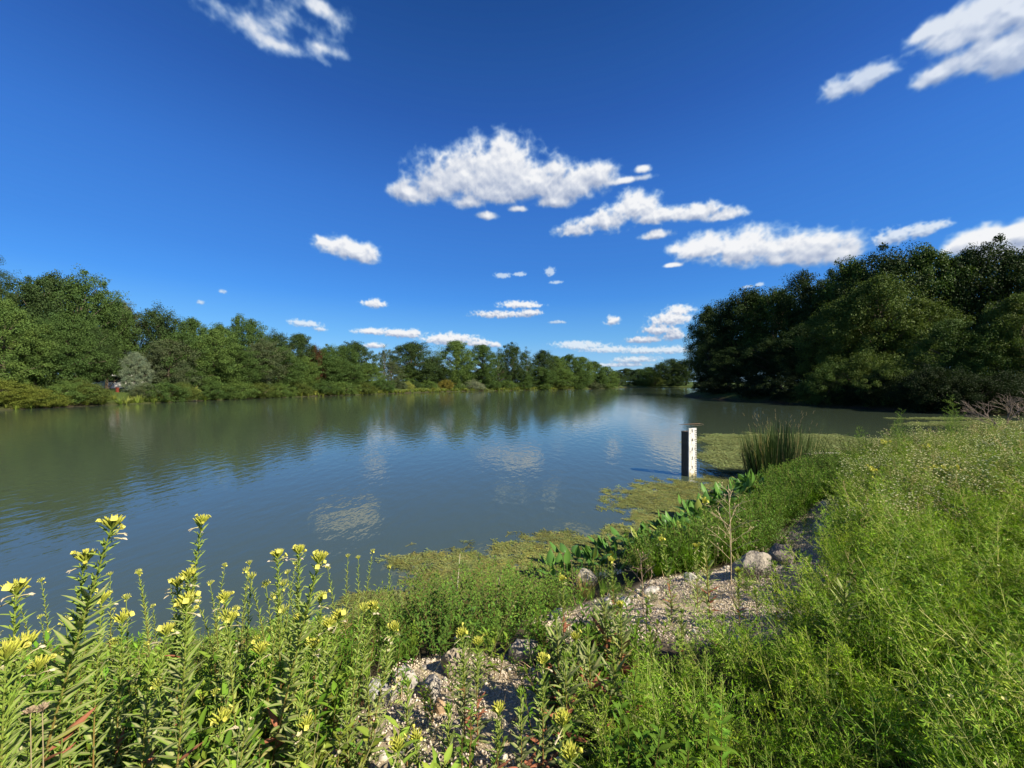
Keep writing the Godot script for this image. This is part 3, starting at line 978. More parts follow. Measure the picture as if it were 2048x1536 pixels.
	for e in pale:
		b = MB.new()
		b.tube([Vector3.ZERO, Vector3(0.02, e[2] * 0.5, 0), Vector3(0.05, e[2], 0.0)], 0.006, 0.003, Color(0.45, 0.40, 0.30), Color(0.55, 0.50, 0.38), 5)
		tag(part("dead_stem", b.mesh(), dead, self, Transform3D(Basis(), Vector3(e[0], ground_at(e[0], e[1]), e[1]))), e[3], "dead stem", "thin dead stems by the shore")
	var heads := [[0.62, -4.6, 0.62, "left dry seed head standing over the dry grass tuft"], [0.72, -4.7, 0.66, "right dry seed head standing over the dry grass tuft"], [0.70, -4.5, 0.52, "lowest dry seed head standing over the dry grass tuft"], [-1.42, -1.15, 0.85, "curled brown seed head among weeds near the left edge"], [-1.36, -1.13, 0.87, "brown seed head right of the curled one near the left edge"]]
	for e in heads:
		var o := thing("dry_seed_head", e[3], "dry flower", Vector3(e[0], ground_at(e[0], e[1]), e[1]), "dry seed heads on thin stems")
		b = MB.new()
		b.tube([Vector3.ZERO, Vector3(0.01, e[2] * 0.5, 0.01), Vector3(-0.01, e[2], 0)], 0.002, 0.0014, Color(0.20, 0.22, 0.09), Color(0.30, 0.24, 0.14), 5)
		part("stem", b.mesh(), dead, o)
		b = MB.new()
		for k in 60:
			var d := Vector3(r.randfn(), absf(r.randfn()) + 0.4, r.randfn()).normalized()
			b.tube([Vector3(-0.01, e[2] - 0.004, 0), Vector3(-0.01, e[2], 0) + d * r.randf_range(0.011, 0.019)], 0.0010, 0.0016, Color(0.27, 0.20, 0.13), Color(0.34, 0.26, 0.18), 3)
		part("seed_head", b.mesh(), dead, o)
	# a leafless grey bush on the far right
	var bush := thing("dry_bush", "leafless grey-brown bush on the bank at the right edge", "bush", Vector3(19.0, ground_at(19.0, -14.9), -14.9))
	b = MB.new()
	twigs(b, Vector3.ZERO, Vector3.UP, 1.12, 0.05, 5, r, Color(0.21, 0.165, 0.13))
	twigs(b, Vector3(0.9, 0, 0.2), Vector3(0.2, 1, 0).normalized(), 1.12, 0.05, 5, r, Color(0.23, 0.18, 0.145))
	twigs(b, Vector3(1.9, 0, -0.1), Vector3(0.2, 1, 0).normalized(), 1.22, 0.05, 5, r, Color(0.21, 0.165, 0.13))
	part("twigs", b.mesh(), dead, bush)

func twigs(b: MB, p: Vector3, d: Vector3, l: float, rad: float, depth: int, r: RandomNumberGenerator, c: Color) -> void:
	var q := p + d * l * r.randf_range(0.7, 1.15)
	b.tube([p, p.lerp(q, 0.5) + Vector3(r.randfn(), r.randfn(), r.randfn()) * l * 0.05, q], rad, rad * 0.6, c, c, 4)
	if depth == 0: return
	for k in 3:
		var e := (d + Vector3(r.randfn(), r.randfn() * 0.5 + 0.15, r.randfn()) * 0.5).normalized()
		twigs(b, p.lerp(q, r.randf_range(0.5, 1.0)), e, l * 0.72, rad * 0.62, depth - 1, r, c)

func dry_stalk(at: Vector3, tall: float, n: int, sd: int, label: String, c: Color) -> void:
	var r := RandomNumberGenerator.new()
	r.seed = sd
	at.y = ground_at(at.x, at.z)
	var o := thing("dry_stalk", label, "dry plant", at, "dry branching stalks")
	var dead := leaf_material("dead wood", Color.WHITE, 0.0, 0.9)
	var b := MB.new()
	b.tube([Vector3.ZERO, Vector3(-0.01, tall * 0.5, 0.01), Vector3(-0.03, tall, 0)], 0.0055, 0.0025, c, c, 6)
	part("stem", b.mesh(), dead, o)
	for k in n:
		var t := 0.2 + 0.75 * k / n
		var a := k * 2.4 + r.randf()
		var d := Vector3(cos(a), 0.8, sin(a)).normalized()
		var l := tall * 0.42 * (1.15 - t)
		var p := Vector3(-0.02 * t, tall * t, 0)
		b = MB.new()
		b.tube([p, p + d * l * 0.5 + Vector3(0, 0.01, 0), p + d * l], 0.003, 0.0014, c, c, 4)
		for j in 5:
			var s := p + d * l * (0.4 + 0.12 * j)
			var e := (d + Vector3(r.randfn(), r.randfn(), r.randfn()) * 0.7).normalized()
			b.tube([s, s + e * 0.07], 0.0016, 0.001, c, c, 3)
			b.leaf(s + e * 0.06, e, e.cross(Vector3.UP).normalized(), 0.022, 0.006, c * 0.8)
		part("side_branch", b.mesh(), dead, o)

# broad spear-shaped leaves on fleshy stalks along the water's edge
func build_water_plants() -> void:
	var mat := leaf_material("broad leaf", Color.WHITE, 0.5, 0.32)
	var shapes := []
	for k in 4:
		var b := MB.new()
		var c: Color = [Color(0.075, 0.165, 0.035), Color(0.095, 0.20, 0.04), Color(0.06, 0.135, 0.032), Color(0.20, 0.24, 0.05)][k]
		b.tube([Vector3(0, 0, 0), Vector3(0, 0.16, 0.0), Vector3(0, 0.30, 0.01)], 0.006, 0.004, c * 1.2, c * 1.2, 5)
		b.blade(Vector3(0, 0.29, 0.01), Vector3(0, 1, [0.25, 0.05, 0.55, 0.35][k]), Vector3(1, 0, 0), 0.17, 0.047, [1.0, 0.3, 1.5, 0.8][k], 0.4, c, c * 1.1, c * 1.3, 7, 0.72)
		shapes.append(b.mesh())
	var spots := [[0.75, -5.95], [1.05, -6.35], [1.45, -6.45], [1.75, -6.6], [2.05, -6.5], [2.25, -6.85], [2.55, -6.75], [2.6, -7.1], [2.95, -7.15], [3.1, -7.45], [3.4, -7.5], [3.5, -7.85], [3.85, -7.9], [3.9, -8.25], [2.3, -6.3], [3.2, -7.0], [4.6, -8.8], [4.9, -9.0], [5.2, -9.3], [5.45, -9.5], [5.7, -9.75], [5.3, -9.05], [5.85, -9.5], [6.0, -10.0], [4.3, -8.4], [1.3, -6.0], [1.9, -6.95], [2.75, -6.55], [3.65, -7.3], [4.1, -8.75], [4.75, -8.4], [6.3, -10.2], [6.6, -10.6], [2.9, -7.6]]
	spots.sort_custom(func(p, q): return p[0] < q[0])
	var ordinal := "first second third fourth fifth sixth seventh eighth ninth tenth eleventh twelfth thirteenth fourteenth fifteenth sixteenth seventeenth eighteenth nineteenth twentieth twenty-first twenty-second twenty-third twenty-fourth twenty-fifth twenty-sixth twenty-seventh twenty-eighth twenty-ninth thirtieth thirty-first thirty-second thirty-third thirty-fourth".split(" ")
	for k in spots.size():
		var x: float = spots[k][0]
		var z: float = spots[k][1]
		var y := maxf(ground_at(x, z), -0.12)
		var o := thing("water_plant", "broad leaved water plant, %s from the left in the row along the shore" % ordinal[k], "water plant", Vector3(x, y, z), "broad leaved water plants along the shore")
		var big := rng.randf_range(1.1, 1.4) * (1.2 if z < -8.3 else 1.0)
		for j in rng.randi_range(11, 15):
			var a := rng.randf() * TAU
			var out := rng.randf() * 0.2
			var bz := Basis(Vector3.UP, a) * Basis(Vector3.RIGHT, rng.randf_range(-0.2, 0.75))
			part("leaf", shapes[rng.randi() % 4 if rng.randf() < 0.4 else rng.randi() % 3], mat, o, Transform3D(bz.scaled(Vector3.ONE * big * rng.randf_range(0.75, 1.15)), Vector3(cos(a) * out, 0, sin(a) * out)))

# ---------------------------------------------------------------- floating weed
func mat_near(x: float, z: float) -> float:
	if shore(x, z) > -0.03: return 0.0
	var m := maxf(maxf(blob(x, z, -0.4, -6.2, 1.6, 0.85, -0.35), blob(x, z, 0.95, -7.0, 1.6, 1.0, 0.2)), maxf(blob(x, z, 4.35, -10.3, 1.95, 1.5, 0.6), blob(x, z, 2.75, -8.0, 1.5, 0.62, 0.75)))
	m = maxf(m, maxf(blob(x, z, 6.9, -12.3, 1.15, 0.75, 0.5), blob(x, z, -1.75, -5.5, 0.75, 0.3)))
	m = maxf(m, maxf(blob(x, z, 4.9, -11.2, 1.3, 1.2), blob(x, z, 3.6, -9.0, 1.2, 0.8, 0.7)))
	m += lumps.get_noise_2d(x * 26.0, z * 26.0) * 0.75 + lumps.get_noise_2d(x * 70.0 + 50.0, z * 70.0) * 0.35
	return clampf(m * 1.4 + 0.04, 0.0, 0.5) * (0.35 if lumps.get_noise_2d(x * 110.0, z * 110.0 + 7.0) > 0.12 else 1.0)

func mat_far(x: float, z: float) -> float:
	if shore(x, z) > -0.02: return 0.0
	var m := maxf(maxf(blob(x, z, 15.3, -21.2, 5.0, 2.6, 0.12), blob(x, z, 10.9, -16.3, 3.2, 1.7, 0.25)), maxf(blob(x, z, 13.0, -18.5, 3.5, 2.2, 0.5), blob(x, z, 36.5, -30.6, 6.0, 1.3, 0.2)))
	m = maxf(m, maxf(blob(x, z, 9.3, -14.2, 1.6, 1.2), blob(x, z, 39.0, -34.6, 4.5, 0.9)))
	m = maxf(m, blob(x, z, 18.5, -20.8, 3.0, 1.6))
	m += lumps.get_noise_2d(x * 9.0, z * 9.0) * 0.5 + lumps.get_noise_2d(x * 30.0 + 9.0, z * 30.0) * 0.25
	return clampf(m * 4.0 + 0.2, 0.0, 1.0)

func build_floating_weed() -> void:
	var r := RandomNumberGenerator.new()
	r.seed = 31
	var b := MB.new()
	for k in 4:
		var a := r.randf() * TAU
		var p := Vector3(r.randf_range(-0.02, 0.02), 0, r.randf_range(-0.02, 0.02))
		for j in 9:
			a += r.randf_range(-0.5, 0.5)
			var d := Vector3(cos(a), r.randf_range(-0.05, 0.12), sin(a)).normalized()
			var g := r.randf_range(0.7, 1.25)
			for s in [-1, 1]:
				var e: Vector3 = (d + Vector3(-sin(a), 0.12, cos(a)) * s * 0.9).normalized()
				b.leaf(p, e, Vector3(-e.z, r.randf_range(-0.4, 0.4), e.x).normalized(), r.randf_range(0.012, 0.026), 0.0035, Color(0.195 * g, 0.222 * g, 0.078 * g))
			b.leaf(p, d, Vector3(-d.z, r.randf_range(-0.2, 0.2), d.x), 0.018, 0.0022, Color(0.15 * g, 0.135 * g, 0.06 * g))
			p += d * 0.013
	var m := b.mesh()
	var got := sow(6200, Rect2(-2.8, -13.6, 11.5, 8.8), mat_near, 0.7, 1.7, 0.35, 0.10, 0.008, true)
	scatter("floating_weed", "yellow-green floating water weed along the near shore", "water weed", m, leaf_material("weed", Color.WHITE, 0.4, 0.5), got[0], got[1])
	got = sow(16000, Rect2(5.5, -36.0, 38.0, 23.5), mat_far, 2.2, 4.2, 0.2, 0.06, 0.008, true)
	scatter("floating_weed", "tan-green floating weed mats beyond the reeds", "water weed", m, leaf_material("far weed", Color(0.93, 0.96, 1.0), 0.3, 0.7), got[0], got[1])

# ---------------------------------------------------------------- the green bank
func right_weeds(x: float, z: float) -> float:
	if z > -1.0 or not in_view(x, z) or shore(x, z) < 0.9: return 0.0
	if z > -1.9: return smoothstep(0.08, 0.45, x)
	if z > -2.55: return smoothstep(0.55, 0.95, x)
	if z < -9.5: return 0.0
	return smoothstep(-0.1, 0.35, x - (1.75 + 0.98 * (-z - 2.5)))

func slope_weeds(x: float, z: float) -> float:
	if z > -4.5 or z < -34.0 or not in_view(x, z) or shore(x, z) < 0.7: return 0.0
	if maxf(blob(x, z, 7.9, -8.7, 1.3, 0.7, 0.75), blob(x, z, 7.3, -8.0, 0.8, 0.6)) > 0.0: return 0.04
	if z < -9.5: return 1.0 if x > 9.0 else 0.0
	return smoothstep(-0.2, 0.6, x - (5.2 + 1.02 * (-z - 6.0))) * (1.0 if lumps.get_noise_2d(x * 18.0, z * 18.0 + 40.0) > -0.12 else 0.3)

func left_weeds(x: float, z: float) -> float:
	if z > -0.95 or shore(x, z) < -0.05 or not in_view(x, z): return 0.0
	if gravel(x, z) > 0.25: return 0.05
	return smoothstep(0.15, -0.15, x + 0.75 + 0.1 * sin(z * 5.0)) if z < -1.9 else smoothstep(0.1, -0.3, x + 0.45)

func bright_bank(x: float, z: float) -> float:
	var d := shore(x, z)
	if d < (0.95 if x < 6.2 else 0.4) or d > 2.6 or x < 1.4 or x > 9.5: return 0.0
	if gravel(x, z) > 0.4: return 0.0
	return smoothstep(2.6, 1.7, d) * smoothstep(1.3, 2.2, x)

func shore_green(x: float, z: float) -> float:
	var d := shore(x, z)
	if d < -0.1 or x < -2.2 or x > 1.3 or d > 2.3: return 0.0
	if gravel(x, z) > 0.3: return 0.0
	return 1.0

func thin_cover(x: float, z: float) -> float:
	return 0.5 * gravel(x, z) * smoothstep(-0.5, 0.6, x + lumps.get_noise_2d(x * 20.0, z * 20.0) * 1.2) if in_view(x, z) else 0.0

func build_ground_cover() -> void:
	var herb := leaf_material("herb", Color.WHITE, 0.55, 0.68)
	# pebbles
	for k in 3:
		var got := sow(9500, Rect2(-1.6, -7.6, 8.5, 6.6), func(x, z): return gravel(x, z) if in_view(x, z) else 0.0, 0.003, 0.0085, 0.35, 0.5, 0.001)
		for j in got[1].size():
			var g: float = rng.randf_range(0.38, 0.74)
			got[1][j] = Color(g, g * rng.randf_range(0.82, 0.91), g * rng.randf_range(0.60, 0.76))
		scatter("gravel", ["small pale pebbles strewn on the bare bank", "tan pebbles strewn on the bare bank", "grey and cream pebbles strewn on the bare bank"][k], "gravel", stone_mesh(300 + k, 0.5, 4, 6), leaf_material("pebble", Color.WHITE, 0.0, 0.9), got[0], got[1])
	var got := sow(300, Rect2(-1.6, -7.6, 8.5, 6.6), func(x, z): return gravel(x, z) if in_view(x, z) else 0.0, 0.011, 0.03, 0.2, 0.4, 0.003)
	for j in got[1].size():
		var g: float = rng.randf_range(0.25, 0.6)
		got[1][j] = Color(g, g * 0.91, g * rng.randf_range(0.68, 0.82))
	scatter("gravel", "larger stones strewn among the pebbles", "gravel", stone_mesh(310, 0.6, 6, 9), leaf_material("pebble", Color.WHITE, 0.0, 0.9), got[0], got[1])
	# the right-hand weeds lean over towards the lake
	var lean := Vector3(-0.45, 0, -0.05)
	for k in 3:
		var m := weed_mesh(40 + k, 5, 0.55, Vector3(-0.25, 0, 0), 0.032, 0.0028, [Color(0.150, 0.285, 0.016), Color(0.21, 0.345, 0.024), Color(0.10, 0.21, 0.015)][k], Color(0.40, 0.48, 0.14), Color(0.45, 0.45, 0.2), 0)
		got = sow([640, 480, 480][k], Rect2(0.05, -9.5, 12.0, 8.6), func(x, z): return right_weeds(x, z) * (1.0 if lumps.get_noise_2d(x * 26.0 + 20.0 * k, z * 26.0) > -0.08 else 0.22), 0.6, 1.15, 0.18, 0.15)
		for j in got[0].size():
			if got[0][j].origin.x < 2.0: got[0][j].basis = got[0][j].basis.scaled(Vector3.ONE * lerpf(0.55, 1.0, clampf(got[0][j].origin.x * 0.8 - 0.9, 0.0, 1.0)))
		for j in got[0].size():
			got[0][j] = Transform3D(Basis(Vector3(0, 0, 1), rng.randf_range(0.15, 0.55)) * got[0][j].basis, got[0][j].origin)
		scatter("weeds", ["fine leaved bright green weeds leaning over the right-hand slope", "lighter fine leaved weeds mixed through the right-hand slope", "darker fine leaved weeds low on the right-hand slope"][k], "weeds", m, herb, got[0], got[1])
	var dense := weed_mesh(45, 6, 0.40, Vector3(-0.2, 0, 0), 0.030, 0.0027, Color(0.125, 0.245, 0.018), Color(0.36, 0.42, 0.12), Color(0.6, 0.6, 0.3), 0)
	got = sow(150, Rect2(0.1, -3.1, 4.0, 2.1), right_weeds, 0.6, 1.1, 0.2, 0.3)
	scatter("weeds", "short dense weeds filling the gaps in the right foreground", "weeds", dense, herb, got[0], got[1])
	var dark_herb := herb_mesh(66, 4, 0.42, 0.14, 0.075, 0.0085, Color(0.085, 0.170, 0.020), Color(0.2, 0.10, 0.06))
	got = sow(55, Rect2(0.0, -3.3, 1.0, 1.9), func(x, z): return 1.0 if gravel(x, z) < 0.4 and x > 0.16 else 0.0, 0.6, 1.2, 0.2, 0.2)
	scatter("weeds", "dark leafy weeds between the gravel hollow and the gravel spit", "weeds", dark_herb, herb, got[0], got[1])
	var tall := weed_mesh(47, 2, 0.95, Vector3(-0.35, 0, 0), 0.040, 0.0034, Color(0.20, 0.32, 0.04), Color(0.50, 0.52, 0.20), Color(0.6, 0.6, 0.3), 1, 0.25)
	got = sow(330, Rect2(0.1, -9.5, 12.0, 8.6), right_weeds, 0.6, 1.1, 0.15, 0.15)
	for j in got[0].size():
		got[0][j] = Transform3D(Basis(Vector3(0, 0, 1), rng.randf_range(0.0, 0.5)) * got[0][j].basis.scaled(Vector3.ONE * (0.65 if got[0][j].origin.x < 1.6 else 1.0)), got[0][j].origin)
	scatter("weeds", "tall pale stemmed weeds rising from the right-hand slope", "weeds", tall, herb, got[0], got[1])
	var straw_stem := weed_mesh(48, 2, 0.75, Vector3(-0.3, 0, 0), 0.014, 0.0022, Color(0.40, 0.33, 0.17), Color(0.46, 0.38, 0.22), Color(0.55, 0.48, 0.32), 6, 0.4)
	got = sow(110, Rect2(0.1, -12.0, 14.0, 11.0), func(x, z): return maxf(right_weeds(x, z) * 0.4, slope_weeds(x, z)), 0.6, 1.2, 0.2, 0.3)
	scatter("dry_stems", "dead straw coloured stems among the weeds of the right-hand slope", "dry grass", straw_stem, herb, got[0], got[1])
	# pale flowering weeds along the top of the slope
	for k in 2:
		var m := weed_mesh(50 + k, 6, 0.8, Vector3(-0.1, 0, 0), 0.030, 0.0028, [Color(0.14, 0.21, 0.055), Color(0.10, 0.18, 0.032)][k], Color(0.28, 0.30, 0.12), Color(0.76, 0.72, 0.54), [85, 26][k])
		got = sow(1250, Rect2(4.0, -27.0, 40.0, 22.5), slope_weeds, 0.5, 0.95, 0.2, 0.2)
		for j in got[0].size():
			var q: Vector3 = got[0][j].origin
			got[0][j].basis = got[0][j].basis.scaled(Vector3.ONE * (1.0 + 0.75 * lumps.get_noise_2d(q.x * 14.0, q.z * 14.0)))
		scatter("weeds", ["pale weeds speckled with cream flowers along the top of the right slope", "green feathery weeds among the cream flowers on the right slope"][k], "weeds", m, herb, got[0], got[1])
	# leafy weeds that fill the left foreground
	var tones := [Color(0.105, 0.20, 0.022), Color(0.070, 0.15, 0.020), Color(0.165, 0.25, 0.036)]
	for k in 3:
		var m := herb_mesh(60 + k, 5, [0.46, 0.38, 0.50][k], 0.16, [0.095, 0.060, 0.115][k], [0.0085, 0.006, 0.0105][k], tones[k], Color(0.26, 0.13, 0.07))
		got = sow([330, 260, 170][k], Rect2(-6.5, -5.2, 6.4, 4.3), func(x, z): return left_weeds(x, z) * (1.0 if z > -2.6 or lumps.get_noise_2d(x * 22.0 + 30.0 * k, z * 22.0) > 0.0 else 0.3), 0.6, 1.45, 0.25, 0.25, 0.0, false, 0.5)
		scatter("weeds", ["leafy green weeds crowding the left foreground", "small leaved dark weeds low in the left foreground", "large leaved yellow-green weeds in the left foreground"][k], "weeds", m, herb, got[0], got[1])
	var fine := weed_mesh(71, 5, 0.62, Vector3(0.1, 0, 0), 0.018, 0.0034, Color(0.20, 0.27, 0.07), Color(0.34, 0.33, 0.16), Color(0.50, 0.46, 0.28), 3, 0.6)
	got = sow(150, Rect2(-5.5, -5.0, 5.3, 4.1), left_weeds, 0.6, 1.15, 0.2, 0.3, 0.0, false, 0.65)
	scatter("weeds", "wiry pale weeds with cream specks woven through the left foreground", "weeds", fine, herb, got[0], got[1])
	# grass
	var blades := tuft_mesh(80, 26, 0.36, 0.5, 0.0030, Color(0.10, 0.20, 0.025), Color(0.20, 0.30, 0.05))
	got = sow(1000, Rect2(-7.5, -5.2, 9.0, 4.2), func(x, z): return maxf(left_weeds(x, z) * 0.55 * (1.0 if lumps.get_noise_2d(x * 25.0, z * 25.0) > 0.0 else 0.25), shore_green(x, z)), 0.4, 1.3, 0.2, 0.25, 0.0, false, 0.55)
	scatter("grass", "thin green grass blades between the weeds of the near bank", "grass", blades, herb, got[0], got[1])
	var lush := tuft_mesh(81, 34, 0.36, 0.8, 0.0045, Color(0.12, 0.26, 0.018), Color(0.22, 0.38, 0.03))
	got = sow(1300, Rect2(1.2, -17.0, 14.0, 12.0), bright_bank, 0.6, 1.25, 0.2, 0.2)
	scatter("grass", "lush bright green grass along the shore below the reeds", "grass", lush, herb, got[0], got[1])
	var low := weed_mesh(73, 5, 0.42, Vector3(-0.1, 0, 0), 0.024, 0.0045, Color(0.11, 0.22, 0.03), Color(0.25, 0.25, 0.1), Color(0.6, 0.6, 0.3), 0, 0.6)
	got = sow(900, Rect2(1.2, -17.0, 14.0, 12.0), bright_bank, 0.7, 1.4, 0.2, 0.25)
	scatter("weeds", "low leafy weeds mixed with the bright shore grass", "weeds", low, herb, got[0], got[1])
	got = sow(34, Rect2(-1.2, -7.5, 8.5, 6.5), thin_cover, 0.35, 0.8, 0.25, 0.3)
	scatter("weeds", "sparse small weeds sprouting on the bare gravel", "weeds", low, herb, got[0], got[1])
	var straw := tuft_mesh(84, 14, 0.16, 2.2, 0.0016, Color(0.42, 0.34, 0.20), Color(0.50, 0.42, 0.26))
	got = sow(150, Rect2(-1.4, -7.5, 8.5, 6.5), func(x, z): return gravel(x, z) if in_view(x, z) else 0.0, 0.5, 1.3, 0.25, 0.6)
	scatter("dry_litter", "dry straw and broken stalks lying on the gravel", "dry grass", straw, herb, got[0], got[1])
	# far banks
	var rough := tuft_mesh(86, 40, 1.0, 0.9, 0.03, Color(0.13, 0.18, 0.035), Color(0.22, 0.24, 0.07))
	got = sow(2600, Rect2(-75, -240, 130, 200), func(x, z): return 1.0 if absf(shore(x, z) - 0.7) < 0.9 and x < 0.25 * -z + 10.0 and x < 40.0 else 0.0, 0.7, 1.6, 0.3, 0.2)
	scatter("grass", "rough yellow-green grass along the left bank waterline", "grass", rough, herb, got[0], got[1])

func build_shrubs() -> void:
	var herb := leaf_material("herb", Color.WHITE, 0.55, 0.68)
	var rows := [[-0.62, -3.35, 0.62, 0.52, Color(0.075, 0.155, 0.025), "dark leafy shrub at the shore left of the gravel hollow"], [-0.15, -3.75, 0.66, 0.55, Color(0.10, 0.20, 0.03), "bright leafy shrub at the shore behind the pale rock"], [0.35, -4.25, 0.5, 0.5, Color(0.11, 0.215, 0.03), "low leafy shrub at the shore left of the dry grass tuft"], [-0.95, -4.0, 0.55, 0.5, Color(0.12, 0.20, 0.035), "leafy shrub at the waterline behind the dark leafy shrub"], [-0.3, -4.6, 0.5, 0.6, Color(0.12, 0.23, 0.03), "leafy shrub at the waterline behind the bright leafy shrub"],
		[7.3, -8.5, 0.9, 0.8, Color(0.045, 0.095, 0.018), "dark leafy shrub above the top of the stony strip up the bank"], [8.3, -9.3, 1.05, 1.0, Color(0.045, 0.085, 0.018), "dark bushy shrub on the bank right of the bright grass"], [3.6, -5.6, 0.55, 0.5, Color(0.085, 0.165, 0.03), "small leafy shrub behind the grey boulder"], [4.4, -6.7, 0.6, 0.55, Color(0.10, 0.19, 0.03), "green leafy shrub between bright grass and stony strip"]]
	for k in rows.size():
		var e: Array = rows[k]
		var o := thing("leafy_shrub", e[5], "shrub", Vector3(e[0], ground_at(e[0], e[1]), e[1]), "leafy shrubs on the near bank")
		part("foliage", herb_mesh(200 + k, 75, e[2], e[3], 0.062, 0.0085, e[4], Color(0.2, 0.14, 0.07)), herb, o).set_meta("kind", "stuff")
	var tuft := part("dry_grass_tuft", tuft_mesh(87, 130, 0.42, 0.75, 0.0022, Color(0.30, 0.22, 0.09), Color(0.36, 0.34, 0.12)), herb, self, Transform3D(Basis(), Vector3(0.92, ground_at(0.92, -4.95), -4.95)))
	tag(tuft, "tan and green dry grass tuft at the left end of the gravel spit", "grass tuft")

func build_feathery() -> void:
	var herb := leaf_material("herb", Color.WHITE, 0.55, 0.68)
	var rows := [[7.9, -8.6, 1.25, "feathery green weed on the slope behind the orange-yellow primrose"], [8.9, -9.0, 1.35, "feathery green weed right of the orange-yellow primrose against the lake"], [9.7, -9.4, 1.15, "short feathery green weed against the lake, left of the tallest feathery weed"], [10.6, -9.2, 1.6, "tallest feathery green weed on the slope against the lake"], [11.0, -9.8, 1.25, "feathery green weed just right of the tallest feathery weed"], [6.6, -7.9, 1.0, "feathery green weed left of the orange-yellow primrose"]]
	for k in rows.size():
		var e: Array = rows[k]
		var o := thing("feathery_weed", e[3], "weed", Vector3(e[0], ground_at(e[0], e[1]), e[1]), "feathery weeds on the right-hand slope")
		part("foliage", weed_mesh(400 + k, 3, e[2], Vector3(-0.05, 0, 0), 0.045, 0.0035, Color(0.13, 0.22, 0.04), Color(0.25, 0.3, 0.1), Color(0.5, 0.5, 0.2), 0, 0.15), herb, o).set_meta("kind", "stuff")

# ---------------------------------------------------------------- far bank
func build_house() -> void:
	var x := -92.0
	var z := -93.0
	var o := thing("white_house", "low white house with grey roof behind the gap in the left bank trees", "house", Vector3(x, ground_at(x, z), z))
	o.rotation.y = 0.55
	var white := plain("house wall", Color(0.72, 0.71, 0.68), 0.8)
	var dark := plain("dark glass", Color(0.02, 0.022, 0.025), 0.2)
	var b := MB.new()
	b.box(Vector3(-7, -0.5, -4), Vector3(7, 3.0, 4), Color.WHITE)
	part("wall", b.mesh(), white, o)
	b = MB.new()
	for s in [-1.0, 1.0]:
		b.quad(Vector3(-7.6, 2.9, 5.2 * s), Vector3(-7.6, 5.2, 0), Vector3(7.6, 5.2, 0), Vector3(7.6, 2.9, 5.2 * s), Color.WHITE)
	part("roof", b.mesh(), plain("roof", Color(0.22, 0.21, 0.20), 0.9), o)
	b = MB.new()
	b.box(Vector3(-7.6, 2.72, 5.1), Vector3(7.6, 2.95, 5.25), Color.WHITE)
	part("eave", b.mesh(), white, o)
	for k in 4:
		b = MB.new()
		b.box(Vector3(-5.8 + k * 3.4, 1.3, 4.0), Vector3(-3.8 + k * 3.4, 2.5, 4.04), Color.WHITE)
		part("window", b.mesh(), dark, o)
	var p := thing("red_post", "short red post on the lawn in front of the white house", "post", Vector3(-66.2, ground_at(-66.2, -65.0), -65.0))
	b = MB.new()
	b.box(Vector3(-0.14, -0.1, -0.14), Vector3(0.14, 0.7, 0.14), Color.WHITE)
	part("body", b.mesh(), plain("red paint", Color(0.18, 0.04, 0.025), 0.7), p)
	b = MB.new()
	b.box(Vector3(-0.18, 0.7, -0.18), Vector3(0.18, 0.80, 0.18), Color.WHITE)
	part("cap", b.mesh(), plain("red paint", Color(0.18, 0.04, 0.025), 0.7), p)

